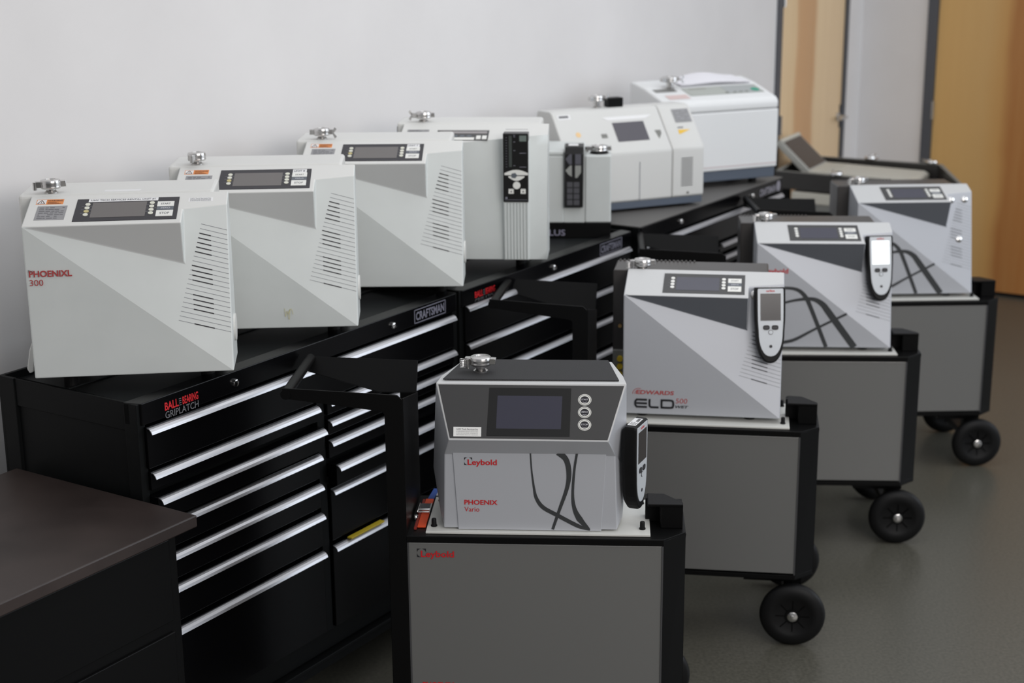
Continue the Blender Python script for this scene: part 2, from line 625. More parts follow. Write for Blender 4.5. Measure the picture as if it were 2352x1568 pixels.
# ------------------------------------------------------------------ tool chests
def tool_chest(label, s0, Wd, full, left, right, split, top_mat, badges, locks, logo, ajar=None, H=1.1385, flat_top=False):
    t = thing('tool_chest', label, 'tool chest', W(s0, 0, 0), PHI, 'black tool chests along the wall')
    # local: x along front, y depth (back), z up
    d = .51
    y0 = 0.0
    bm = NB()
    box(bm, (.0, .006, .17), (.026, .05, H - .001))
    box(bm, (Wd - .026, .006, .17), (Wd, .05, H - .001))
    box(bm, (0, d - .06, .17), (.012, d, H - .001))
    box(bm, (Wd - .012, d - .06, .17), (Wd, d, H - .001))
    box(bm, (.004, .05, H - .075), (.012, d - .06, H - .001))
    box(bm, (Wd - .012, .05, H - .075), (Wd - .004, d - .06, H - .001))
    box(bm, (.010, .04, .17), (.016, d, H - .07))
    box(bm, (Wd - .016, .04, .17), (Wd - .010, d, H - .07))
    box(bm, (.0, d - .012, .17), (Wd, d, H - .0005))
    box(bm, (.0, .006, .165), (Wd, d, .175))
    box(bm, (split + .004, .003, .256), (split + .036, .05, .975))
    box(bm, (.012, .03, .18), (Wd - .012, .05, 1.08))
    obj('body', bm, BLACKS, t, .0015)
    bm = NB()
    prism(bm, [(0, .032, 1.082), (.012, 0.0, 1.082), (Wd - .012, 0.0, 1.082), (Wd, .032, 1.082), (Wd, .05, 1.082), (0, .05, 1.082)], (0, 0, H - 1.082))
    bm2 = bm
    fp = obj('top_fascia', bm2, BLACKG, t, .002)
    if flat_top:
        bm = NB(); box(bm, (.004, .004, H), (Wd - .004, d, H + .004)); obj('worktop', bm, top_mat, t, .001)
    else:
        bm = NB()
        box(bm, (.012, .05, 1.112), (Wd - .012, d - .012, 1.118))
        box(bm, (.012, .30, 1.118), (Wd - .012, .31, 1.122))
        obj('tray_liner', bm, top_mat, t, .001)
    bm = NB(); box(bm, (.02, .02, .13), (Wd - .02, d, .168)); obj('base_rail', bm, BLACKS, t, .002)
    for x in (.08, Wd - .08):
        for y in (.07, d - .07):
            bm = NB()
            cyl(bm, (x - .016, y, .052), (1, 0, 0), .052, .032, 24)
            box(bm, (x - .022, y - .03, .10), (x + .022, y + .03, .13))
            obj('caster', bm, RUBBER, t, smooth=True)
    dr = []

    def drawer(x0, x1, zb, zt, open_=0.0):
        yo = -open_
        bm = NB()
        box(bm, (x0, yo - .004, zb + .006), (x1, yo + .028, zt + .004))
        if open_:
            box(bm, (x0 + .015, yo + .02, zb + .02), (x1 - .015, yo + .06, zt - .006))
        dob = obj('drawer', bm, BLACKG, t, .0015)
        bm = NB()
        yy = yo - .004
        prof = [(0, yy, zt + .0015), (0, yy - .004, zt + .0015), (0, yy - .009, zt - .001), (0, yy - .014, zt - .006), (0, yy - .017, zt - .0130),
                (0, yy - .0145, zt - .0130), (0, yy - .012, zt - .008), (0, yy - .009, zt - .004), (0, yy - .004, zt - .0005), (0, yy, zt - .0005)]
        prism(bm, [(x0 + .002, p[1], p[2]) for p in prof], (x1 - x0 - .004, 0, 0))
        obj('handle', bm, ALU, dob)
        dr.append(dob)
        return dob

    fz = full[:]
    drawer(.020, Wd - .033, full[1], full[0])
    for (lst, xa, xb, key) in ((left, .023, split, 'L'), (right, split + .042, Wd - .033, 'R')):
        for i in range(len(lst) - 1):
            op = (ajar or {}).get((key, i), 0.0)
            drawer(xa, xb, lst[i + 1] + (.012 if i < len(lst) - 2 else 0), lst[i], op)
    for x in locks:
        bm = NB()
        lathe(bm, (x, .0, 1.108), (0, -1, 0), [(.0105, 0), (.0105, .004), (.009, .008), (.004, .0095), (0, .0095)], 20)
        obj('lock', bm, CHROME, fp, smooth=True)
    for x in badges:
        letters('badge_lettering', [('BALL', (x, -.0005, 1.1), .048, .021), ('BEARING', (x + .062, -.0005, 1.1), .056, .021)], 0, (1, 0, 0), (0, 0, 1), 0, 0, RED, fp, bold=.024)
        bm = NB()
        text(bm, 'GRIPLATCH', (x, -.0005, 1.079), (1, 0, 0), (0, 0, 1), .118, .018, bold=.008)
        for k in range(4):
            box(bm, (x + .0495, -.0012, 1.1005 + .0055 * k), (x + .0575, -.0005, 1.1025 + .0055 * k))
        me = bpy.data.meshes.new('badge_lettering'); bm.to_mesh(me); bm.free(); me.materials.append(WINK if False else GINK)
        o2 = bpy.data.objects.new('badge_lettering', me); COL.objects.link(o2); o2.parent = fp
    if logo is not None:
        x = logo
        bm = NB()
        a, b, z0, z1, th = x, x + .165, 1.088, 1.131, .0025
        if flat_top:
            a -= .03
            text(bm, 'CRAFTSMAN', (a, -.001, z0 + .002), (1, 0, 0), (0, 0, 1), .175, .032, bold=.03)
            prism(bm, [(a + .205 + .021 * math.cos(k * .3927), 0, z0 + .022 + .024 * math.sin(k * .3927)) for k in range(16)], (0, -.0015, 0))
        else:
            for q in ((a, z0, b, z0 + th), (a, z1 - th, b, z1), (a, z0, a + th, z1), (b - th, z0, b, z1)):
                box(bm, (q[0], -.0015, q[1]), (q[2], 0, q[3]))
            text(bm, 'CRAFTSMAN', (a + .008, -.001, z0 + .008), (1, 0, 0), (0, 0, 1), .149, .027, bold=.03)
        obj('nameplate', bm, mat('grey_chrome_print', (.26, .25, .29), .4) if flat_top else mat('dim_chrome_print', (.16, .16, .20), .4), fp)
    return t, dr


C1, dr1 = tool_chest('black tool chest nearest the camera, with the brown worktop at its left end',
                     0.0, 1.378, [1.072, .962], [.955, .892, .812, .722, .633, .515, .256], [.958, .899, .838, .768, .690, .515, .256], .668, TRAY,
                     [.089], [.344, 1.034], 1.142, {('L', 1): .02, ('R', 3): .025})
C2, dr2 = tool_chest('black tool chest standing in the middle of the row of three along the wall', 1.392, 1.145, [1.084, .962],
                     [.958, .843, .722, .600, .460, .256], [.958, .843, .722, .600, .460, .256], .700, TRAY, [.080], [.569], .897)
C3, dr3 = tool_chest('black tool chest with flat grey top, farthest of the row along the wall', 2.600, 1.378, [1.072, .962],
                     [.955, .892, .812, .722, .633, .515, .256], [.952, .895, .838, .768, .690, .515, .256], .668, MATTOP, [], [.344, 1.034], 1.142, flat_top=True)
bm = NB(); box(bm, (.335, -.0052, .822), (.362, -.0042, .842)); obj('sticker', bm, STICK, dr1[3])
bm = NB()
for k in (0, 1):
    box(bm, (.339 + k * .011, -.0056, .826), (.346 + k * .011, -.0052, .838))
obj('sticker_print', bm, GINK, dr1[3])
bm = NB(); wall_box(bm, .775, .935, .0055, .0225, .5187, .5235)
tag(obj('yellow_ruler', bm, YELT, None, .0008), 'thin yellow strip resting on a drawer handle low on the nearest tool chest', 'ruler')

# ------------------------------------------------------------------ brown topped workbench
t = thing('workbench', 'black cabinet with worn dark brown worktop at the bottom left corner', 'workbench', W(-.02, 0, 0), PHI)
# local x along wall to the right (negative = left), y back
bm = NB(); box(bm, (-1.3, -.196, .870), (0, .445, .900)); obj('worktop', bm, BROWN, t, .003)
bm = NB(); box(bm, (-1.27, -.15, .10), (-.03, .42, .870)); cab = obj('cabinet', bm, BLACKM, t, .003)
for z in (.15, .40, .64):
    bm = NB(); box(bm, (-1.24, -.158, z), (-.06, -.1505, z + .21)); obj('drawer', bm, BLACKM, t, .002)
for x in (-1.2, -.1):
    for y in (-.08, .36):
        bm = NB(); cyl(bm, (x, y, 0), (0, 0, 1), .03, .10, 20); obj('foot', bm, RUBBER, t)


# ------------------------------------------------------------------ vacuum inlet with clamp
def inlet(parent, c, style=0, s=1.0, ang=0.0, h=.018):
    """stub tube, flange and clamp around it; c is the centre on the casing"""
    c = Vector(c)
    bm = NB()
    lathe(bm, c, (0, 0, 1), [(.020 * s, 0), (.020 * s, .003), (.0135 * s, .008), (.0135 * s, h + .002), (.013 * s, h + .012), (.010 * s, h + .012)], 28)
    st = obj('inlet_stub', bm, STEEL, parent, smooth=True)
    z = h
    bm = NB()
    R = .030 * s
    lathe(bm, c + V(0, 0, z), (0, 0, 1), [(.017 * s, 0), (R * .93, 0), (R, .004), (R * .96, .009), (R, .014), (R * .93, .022), (.0145 * s, .024), (.0145 * s, .0215), (0, .0215)], 36)
    ca, sa = math.cos(ang), math.sin(ang)

    def L(x, y, zz):
        return c + V(ca * x - sa * y, sa * x + ca * y, zz)

    for sx in (-1, 1):
        prism(bm, [L(sx * .024 * s, -.011 * s, z + .003), L(sx * .043 * s, -.008 * s, z + .003), L(sx * .043 * s, .008 * s, z + .003), L(sx * .024 * s, .011 * s, z + .003)], (0, 0, .016))
    obj('clamp', bm, STEEL, st, .001, smooth=True)
    bm = NB()
    if style == 0:      # threaded bolt with wing nut
        tube(bm, [L(.040 * s, -.016 * s, z + .009), L(.040 * s, .018 * s, z + .009)], .003, 8)
        for k in (-1, 1):
            prism(bm, [L(.038 * s, -.018 * s, z + .009), L(.047 * s, -.018 * s, z + .009 + k * .018), L(.055 * s, -.018 * s, z + .009 + k * .012), L(.044 * s, -.018 * s, z + .009)], N * 0 + V(sa * .004, -ca * .004, 0))
        nm = 'wing_nut'
    elif style == 1:    # wound spring
        x0, y0 = -.049 * s, -.010 * s
        pts = [L(x0 + .0065 * math.cos(a * .7), y0 + .0065 * math.sin(a * .7), z - .008 + a * .024 / 50) for a in range(51)]
        tube(bm, pts, .0013, 6)
        cyl(bm, L(x0 + .014, y0 - .003, z - .008), (0, 0, 1), .005 * s, .024, 12)
        nm = 'clamp_spring'
    else:
        cyl(bm, L(-.045 * s, -.006 * s, z - .002), (0, 0, 1), .006 * s, .02, 12)
        nm = 'clamp_bolt'
    obj(nm, bm, STEEL, st, smooth=True)
    return st


# ------------------------------------------------------------------ faceted leak detectors
WD, ZA, YS, ZT, XB, XC, ZC, KF = .495, .3878, .1654, .4354, .386, .3838, .2747, .2227


def f2y(x, z):
    return KF * (z - ZA + ZA * x / WD)


def sf(x):
    dz = KF * ZA * x / WD / (YS / (ZT - ZA) - KF)
    return (x, YS / (ZT - ZA) * dz, ZA + dz)


def sl(x, y):
    """point on the sloped control face at x and depth y"""
    return Vector((x, y, ZA + (ZT - ZA) * y / YS))


SLP = Pl((0, 0, ZA), (1, 0, 0), (0, YS, ZT - ZA))
SLN = math.hypot(YS, ZT - ZA) / YS            # plane length for a unit of depth
F2U = Vector((WD, 0, -ZA)).normalized()
FRP = Pl((0, 0, 0), (1, 0, 0), (0, 0, 1))


def faceted_cover(parent, m_front, m_recess, m_cap):
    A, BL, DD, B = (0, 0, ZA), (0, 0, 0), (WD, 0, 0), (XB, 0, ZA)
    Bp, Ep, Cp = sf(XB), sf(WD), (XC, f2y(XC, ZC), ZC)
    TL, TR, BB, DB = (0, YS, ZT), (WD, YS, ZT), (0, YS, 0), (WD, YS, 0)
    bm = NB()
    vs = [A, BL, DD, B, Bp, Ep, Cp, TL, TR, BB, DB]
    fs = [(0, 1, 2), (0, 2, 5, 4, 6), (0, 6, 3), (3, 6, 4), (0, 3, 4, 5, 8, 7), (7, 8, 10, 9), (1, 9, 10, 2), (0, 7, 9, 1), (2, 10, 8, 5)]
    poly(bm, vs, fs, [0, 0, 1, 0, 2, 0, 0, 0, 0])
    return obj('front_cover', bm, [m_front, m_recess, m_cap], parent, .0035, 3)


def control_panel(parent, cover, silver):
    """keypad and display set into the sloped face; x .12-.372, depth .012-.138"""
    fr = mat('panel_frame_shadow', (.30, .30, .30), .5)
    P = SLP
    k = SLN

    def q(bm, x0, y0, x1, y1, t=.0012, h=0.0):
        P.quad(bm, x0, y0 * k, x1, y1 * k, t, h)

    bm = NB(); q(bm, .1195, .018, .3735, .138, .0012); kp = obj('control_panel', bm, DARKP if silver else NAVY, parent)
    bm = NB(); q(bm, .160, .036, .294, .116, .0004, .0012); obj('display', bm, LCDB if silver else LCD, kp)
    for xx in (.148, .3075):
        for i, yy in enumerate((.052, .070, .088, .107)):
            bm = NB(); P.disc(bm, xx, yy * k, .0063, .0072, .0014, .0012)
            obj('soft_key', bm, TAN if (not silver and xx < .2 and i == 1) else CREAM if not silver else WKEY, kp)
    for nm, y0, y1, mm, body in (('key', .086, .112, WKEY, 'START'), ('key', .066, .085, GKEY, 'ZERO'), ('key', .033, .0645, WKEY, 'STOP')):
        bm = NB(); q(bm, .321, y0, .3625, y1, .0012, .0012); kk = obj(nm, bm, mm, kp)
        letters('key_lettering', body, P.p(.330, (y0 + (y1 - y0) * .32) * k, .0024), P.x, P.y, .024, (y1 - y0) * .36, WINK if mm is GKEY else GINK, kk, bold=.01)
    for xa, xb in ((.134, .1615), (.294, .3195)):
        bm = NB()
        for yy in (.061, .079, .0975):
            q(bm, xa, yy, xb, yy + .001, .0003, .0012)
        obj('panel_lines', bm, mat('thin_line_grey', (.22, .22, .24), .5), kp)
    return kp


def vents(parent, zmax=99):
    """slots stamped on the tilted right facet"""
    ls, ds = [], []
    for i in range(22):
        t = i / 21
        a = Vector((.429 - .065 * t, 0, .369 - .233 * t))
        b = Vector((.492, 0, .350 - .253 * t))
        ls.append((a, b))
        if i in (2, 3, 4, 5, 6):
            xa = a.x + .001
        elif i in (9, 10, 11, 12, 15, 16, 17, 18, 21):
            xa = .402
        else:
            continue
        f1, f2_ = (xa - a.x) / (b.x - a.x), (.4515 - a.x) / (b.x - a.x)
        ds.append((a.lerp(b, f1), a.lerp(b, f2_)))
    n = Vector((-KF * ZA / WD, 1, -KF)).normalized() * -1

    def strips(lst, w, h):
        bm = NB()
        for a, b in lst:
            for p in (a, b):
                p.y = f2y(p.x, p.z)
            w3 = Vector((0, KF * w, w)) * .5
            face(bm, [a - w3 + n * h, b - w3 + n * h, b + w3 + n * h, a + w3 + n * h])
        return bm

    obj('vent_grooves', strips(ls, .0013, .0004), GROOVE, parent)
    obj('vent_slots', strips(ds, .0027, .0007), SLOT, parent)


def lines_label(parent, P, x0, y0, x1, y1, n, m_bg, m_ink, name='label_sticker', h=.0004, fr=.08, dense=.7):
    bm = NB(); P.quad(bm, x0, y0, x1, y1, .0004, h - .0002)
    s = obj(name, bm, m_bg, parent)
    bm = NB()
    rnd = random.Random(n * 7 + int(abs(x0) * 1000))
    hh = (y1 - y0) / (n + 1)
    for i in range(n):
        yy = y0 + hh * (i + .75)
        x = x0 + (x1 - x0) * fr
        while x < x1 - (x1 - x0) * fr * 1.5:
            w = (x1 - x0) * rnd.uniform(.06, .2)
            xe = min(x + w, x1 - (x1 - x0) * fr)
            P.quad(bm, x, yy, xe, yy + hh * .38, .0002, h + .0002)
            x = xe + (x1 - x0) * rnd.uniform(.02, .05 if rnd.random() < dense else .3)
    obj('label_print', bm, m_ink, s)
    return s


def warning_sticker(parent):
    P, k = SLP, SLN
    bm = NB(); P.quad(bm, .018, .117 * k, .085, .144 * k, .0003); w = obj('warning_label', bm, ORANGE, parent)
    bm = NB(); P.quad(bm, .0195, .119 * k, .0425, .142 * k, .0001, .0003); obj('warning_patch', bm, STICK, w)
    bm = NB()
    y0, y1 = .121 * k, .140 * k
    a, b, c = (.0215, y0), (.0395, y0), (.0305, y1)
    for p, q_ in ((a, b), (b, c), (c, a)):
        d = Vector((q_[0] - p[0], q_[1] - p[1])).normalized() * .001
        P.poly(bm, [(p[0] - d.y, p[1] + d.x), (q_[0] - d.y, q_[1] + d.x), (q_[0] + d.y, q_[1] - d.x), (p[0] + d.y, p[1] - d.x)], .0002, .0004)
    P.quad(bm, .0297, .125 * k, .0313, .133 * k, .0002, .0004)
    text(bm, 'WARNING', P.p(.046, .132 * k, .0004), P.x, P.y, .036, .008, bold=.02)
    for i in range(3):
        P.quad(bm, .046, (.119 + i * .004) * k, .080 - .006 * i, (.1205 + i * .004) * k, .0002, .0004)
    obj('warning_print', bm, mat('brown_ink', (.09, .035, .02), .5), w)


def feet(parent, xs, ys, z0, r=.018):
    for x in xs:
        for y in ys:
            bm = NB(); cyl(bm, (x, y, z0), (0, 0, 1), r, -z0 + .001, 20); obj('rubber_foot', bm, RUBBER, parent)


def white_detector(label, loc, rz, extra, clamp, ang):
    t = thing('leak_detector', label, 'leak detector', loc, rz, 'white faceted leak detectors on the tool chests')
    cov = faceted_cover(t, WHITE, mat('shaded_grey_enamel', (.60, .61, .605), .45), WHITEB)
    bm = NB()
    box(bm, (-.034, YS + .002, .012), (.458, .355, .4385))
    rear = obj('rear_housing', bm, WHITEB, t, .009, 3)
    bm = NB()
    box(bm, (-.0345, .19, .15), (-.0342, .30, .36))
    obj('side_grille', bm, GINK, t)
    control_panel(t, cov, False)
    vents(t)
    warning_sticker(t)
    feet(t, (.07, .42), (.10, .30), -.0505)
    bm = NB(); tube(bm, [(.30, .13, -.006), (.32, .10, -.006), (.40, .10, -.006)], .006, 8)
    bm.free()
    bm = NB()
    prism(bm, [(-.018, .09, .07), (-.026, .09, .05), (-.036, .09, .0), (-.030, .09, -.012), (-.020, .09, -.008), (-.016, .09, .018), (.002, .09, .035), (.002, .09, .07)], (0, .02, 0))
    obj('carry_bracket', bm, WHITEB, t, .003)
    bm = NB()
    pts = [(WD, .12 + .05 * math.cos(a * math.pi / 12), .085 + .085 * math.sin(a * math.pi / 12)) for a in range(-6, 7)]
    cyl(bm, (WD - .003, .10, .09), (1, 0, 0), .035, .008, 24)
    obj('side_knob', bm, WHITEB, t, smooth=True)
    inlet(t, (.045, .193, .4385), clamp, .88, ang, .012)
    return t, cov


M1, cov1 = white_detector('large white leak detector with red model name, nearest the camera on the tool chests',
                          (-1.2016, 3.7366, 1.1689), .1124, None, 2, .25)
lines_label(cov1, SLP, .025, .032 * SLN, .098, .107 * SLN, 7, GSTICK, GINK)
bm = NB(); SLP.quad(bm, .148, .1195 * SLN, .321, .136 * SLN, .0004, .0016); st = obj('name_strip', bm, STICK, cov1)
letters('strip_lettering', 'UHV TECH SERVICES RENTAL UNIT #1', SLP.p(.154, .1235 * SLN, .0022), SLP.x, SLP.y, .160, .0095, GINK, st, bold=.008)
bm = NB(); SLP.quad(bm, .397, .109 * SLN, .458, .131 * SLN, .0004); st = obj('service_sticker', bm, STICK, cov1)
letters('sticker_lettering', 'UHV Tech Services Inc', SLP.p(.401, .1235 * SLN, .0006), SLP.x, SLP.y, .052, .006, GINK, st)
bm = NB()
for _y in (.1195, .1160, .1120):
    dashes(bm, SLP, .401, .453, _y * SLN, .0016, .0005)
obj('sticker_print', bm, GINK, st)
letters('model_lettering', 'PHOENIXL', V(.0095, -.004, .2612), (1, 0, 0), (0, 0, 1), .104, .0165, REDF, cov1, bold=.03)
letters('model_lettering', '300', V(.0095, -.004, .2395), (1, 0, 0), (0, 0, 1), .033, .0155, REDF, cov1)
letters('model_lettering', 'Pro', V(.0085, -.0045, .2745), (1, 0, 0), (0, 0, 1), .013, .006, GINK, cov1)
TOPP = Pl((0, 0, .4386), (1, 0, 0), (0, 1, 0))
bm = NB(); TOPP.quad(bm, .178, .185, .270, .212, .0005); obj('blank_label', bm, STICK, cov1)

M2, cov2 = white_detector('large white leak detector, second from the camera, with yellow scribble low on its front', (-.928, 4.2019, 1.1689), .0574, None, 2, 1.2)
lines_label(cov2, SLP, .025, .032 * SLN, .098, .107 * SLN, 7, GSTICK, GINK)
bm = NB(); SLP.quad(bm, .3215, .1125 * SLN, .3605, .1335 * SLN, .0004, .0016); st = obj('unit_sticker', bm, STICK, cov2)
letters('sticker_lettering', 'UNIT 8', SLP.p(.3245, .118 * SLN, .0022), SLP.x, SLP.y, .031, .010, GINK, st, bold=.02)
bm = NB()
ribbon(bm, [(.291, -.0036, .058), (.293, -.0036, .034), (.297, -.0036, .050), (.301, -.0036, .040), (.306, -.0036, .055), (.303, -.0036, .026), (.300, -.0036, .042), (.309, -.0036, .056), (.314, -.0036, .040)],
       [.0012] * 9, (0, -1, 0))
obj('scribble', bm, mat('pale_yellow_mark', (.62, .58, .32), .6), cov2)

M3, cov3 = white_detector('large white leak detector partly hiding the one with the black keypad', (-.6454, 4.7176, 1.1689), -.014, None, 0, .1)
lines_label(cov3, SLP, .025, .032 * SLN, .098, .107 * SLN, 7, GSTICK, GINK)
bm = NB(); SLP.quad(bm, .3215, .1125 * SLN, .3605, .1335 * SLN, .0004, .0016); st = obj('unit_sticker', bm, STICK, cov3)
letters('sticker_lettering', 'UNIT 7', SLP.p(.3245, .118 * SLN, .0022), SLP.x, SLP.y, .031, .010, GINK, st, bold=.02)


# ------------------------------------------------------------------ detector with keypad column
def column_detector():
    t = thing('leak_detector', 'white leak detector with tall black keypad above a ribbed column on its front', 'leak detector', (-.3727, 5.1336, 1.1690), -.072)
    bm = NB()
    E = Vector((.495, .078, .4103))
    vs = [(0, 0, ZA), (0, 0, 0), (.495, .005, 0), E, (0, YS, ZT), (WD, YS, ZT), (WD, YS, 0), (0, YS, 0), (.14, 0, ZA)]
    poly(bm, vs, [(0, 8, 3, 5, 4), (4, 5, 6, 7), (1, 7, 6, 2), (0, 4, 7, 1), (2, 6, 5, 3)], [1, 0, 0, 0, 0])
    n = 12
    g = []
    for i in range(n + 1):
        a = i / n
        x = WD * a
        k = max(0, (x - .14) / .355)
        row = []
        for j in range(n + 1):
            c = j / n
            zt = ZA + .0225 * k
            row.append(bm.verts.new((x, .005 * a * (1 - c) + .078 * k * (c ** 1.5), zt * c)))
        g.append(row)
    for i in range(n):
        for j in range(n):
            bm.faces.new((g[i][j], g[i + 1][j], g[i + 1][j + 1], g[i][j + 1])).smooth = True
    cov = obj('front_cover', bm, [WHITE, WHITEB], t, .0)
    bm = NB(); box(bm, (-.026, YS + .002, .012), (.468, .335, .4385)); obj('rear_housing', bm, WHITEB, t, .009, 3)
    bm = NB(); box(bm, (-.027, .172, .32), (-.024, .20, .425)); obj('side_slot', bm, SLOT, t)
    bm = NB()
    box(bm, (.350, -.008, .0), (.436, .09, .398))
    col = obj('keypad_column', bm, WHITE, t, .002)
    for i in range(8):
        bm = NB(); cyl(bm, (.3555 + i * .0107, -.0085, .004), (0, 0, 1), .0038, .190, 12); obj('rib', bm, WHITE, col, smooth=True)
    P = Pl((.350, -.014, .197), (1, 0, 0), (0, 0, 1))
    bm = NB(); box(bm, (.350, -.014, .197), (.434, .04, .426)); kp = obj('keypad', bm, BEZEL, t, .003)
    bm = NB(); P.quad(bm, .020, .118, .030, .222, .0006); obj('bar_display', bm, LCD if False else mat('dim_green_bar', (.05, .06, .055), .4), kp)
    bm = NB(); P.quad(bm, .055, .203, .078, .222, .0006); obj('status_display', bm, mat('grey_green_display', (.16, .20, .18), .4), kp)
    bm = NB(); P.poly(bm, [(.005, .091)] + [(.005 + .078 * k / 8, .098 + .011 * math.sin(math.pi * k / 8)) for k in range(9)] + [(.083, .091)], .001); obj('key', bm, WKEY, kp)
    bm = NB(); P.poly(bm, [(.071, .088)] + [(.071 - .053 * k / 8, .084 - .012 * math.sin(math.pi * k / 8)) for k in range(9)] + [(.018, .088)], .001); obj('key', bm, WKEY, kp)
    bm = NB(); P.poly(bm, [(.028, .096), (.040, .099), (.048, .090), (.040, .081), (.028, .083)], .0008, .001); obj('key', bm, GKEY, kp)
    bm = NB(); P.disc(bm, .045, .057, .0125, .0125, .001); obj('key', bm, WKEY, kp)
    for x in (.018, .058):
        bm = NB(); P.quad(bm, x, .029, x + .017, .045, .001); k_ = obj('key', bm, WKEY, kp)
        bm = NB(); P.poly(bm, [(x + .005, .034), (x + .012, .034), (x + .0085, .040)], .0003, .001); obj('arrow_print', bm, INK, k_)
    bm = NB()
    P.quad(bm, .006, .008, .080, .009, .0004)
    P.quad(bm, .007, .011, .014, .018, .0004)
    for z in (.163, .117):
        P.quad(bm, .055, z, .077, z + .0018, .0004)
    for z in range(12):
        P.quad(bm, .009, .118 + z * .0088, .014, .119 + z * .0088, .0004)
    for z in (.122, .172, .200, .217, .222):
        P.quad(bm, .035, z, .041, z + .0018, .0004)
    obj('keypad_print', bm, mat('dim_print', (.20, .20, .24), .5), kp)
    k = SLN
    bm = NB(); SLP.quad(bm, .121, .029 * k, .296, .110 * k, .0012); pn = obj('control_panel', bm, DARKP, t)
    bm = NB(); SLP.quad(bm, .130, .083 * k, .290, .101 * k, .0006, .0012); obj('bar_display', bm, mat('warm_grey_bar', (.30, .28, .28), .4), pn)
    bm = NB(); SLP.quad(bm, .170, .033 * k, .250, .052 * k, .0006, .0012); obj('label_strip', bm, WKEY, pn)
    for x in (.256, .276):
        bm = NB(); SLP.quad(bm, x, .038 * k, x + .015, .066 * k, .001, .0012); obj('key', bm, WKEY, pn)
    for x in (.185, .208, .231):
        bm = NB(); SLP.disc(bm, x, .063 * k, .009, .008, .001, .0012); obj('key', bm, GKEY, pn)
    lines_label(cov, SLP, .018, .097 * k, .092, .116 * k, 2, GSTICK, INK)
    bm = NB(); SLP.quad(bm, .350, .118 * k, .425, .1205 * k, .0003); obj('model_print', bm, GINK, cov)
    feet(t, (.06, .40), (.10, .28), -.0505)
    inlet(t, (.062, .195, .4385), 0, .9, 3.4, .012)
    return t


column_detector()


# ------------------------------------------------------------------ grey detector with black plinth
def plinth_detector():
    t = thing('leak_detector', 'grey boxy leak detector on black plinth with black handset standing in its front', 'leak detector', (.374, 5.70, 1.1185), -.05)
    w = .36
    bm = NB(); box(bm, (-w, 0, .0), (0, .28, .0585)); pl = obj('plinth', bm, BLACKM, t, .003)
    letters('plinth_lettering', 'PLUS', V(-.250, -.0005, .010), (1, 0, 0), (0, 0, 1), .079, .023, mat('dull_silver_print', (.26, .25, .33), .4), pl, bold=.012)
    bm = NB(); box(bm, (-w, .0, .0590), (-.176, .28, .3105)); box(bm, (-w, -.0, .3115), (-.176, .28, .327)); obj('left_housing', bm, WHITE, t, .004, 3)
    bm = NB(); box(bm, (-.176, .004, .0590), (-.0975, .28, .325)); obj('center_housing', bm, WHITE, t, .002)
    bm = NB(); box(bm, (-.0975, 0, .0590), (0, .28, .312)); obj('right_housing', bm, WHITE, t, .006, 3)
    bm = NB()
    prism(bm, [(-.174, -.018, .119), (-.174, -.018, .318), (-.171, -.008, .345), (-.171, .035, .352), (-.174, .06, .345), (-.174, .06, .119)], (.070, 0, 0))
    hs = obj('handset', bm, BEZEL, t, .003)
    P = Pl((-.174, -.018, .119), (1, 0, 0), (0, 0, 1))
    bm = NB()
    P.poly(bm, [(.004, .182), (.020, .200), (.028, .200), (.028, .162), (.018, .162)], .0008)
    P.poly(bm, [(.040, .200), (.062, .200), (.062, .162), (.040, .162)], .0008)
    obj('upper_key', bm, mat('grey_key', (.09, .09, .11), .5), hs)
    bm = NB()
    P.poly(bm, [(.004, .140), (.022, .158), (.028, .158), (.028, .116), (.016, .124)], .0008)
    P.poly(bm, [(.040, .158), (.062, .158), (.062, .132), (.048, .112), (.040, .112)], .0008)
    obj('lower_key', bm, mat('pale_grey_key', (.30, .31, .29), .5), hs)
    for i in range(4):
        for j in range(2):
            bm = NB(); P.quad(bm, .010 + j * .025, .010 + i * .0225, .031 + j * .025, .029 + i * .0225, .001); obj('key', bm, mat('dark_grey_key', (.075, .075, .085), .5), hs)
    bm = NB()
    prism(bm, [(-.158, -.002, .3475), (-.122, -.002, .3475), (-.122, .02, .3508), (-.158, .02, .3508)], (0, 0, .002)); obj('top_label', bm, STICK, hs)
    bm = NB(); cyl(bm, (-.045, .055, .312), (0, 0, 1), .034, .006, 24); obj('rubber_seat', bm, RUBBER, t)
    inlet(t, (-.045, .055, .316), 2, 1.05, .1, .004)
    feet(t, (-.32, -.04), (.08, .3), -.0003 * 1.0, .015)
    return t


PDET = plinth_detector()


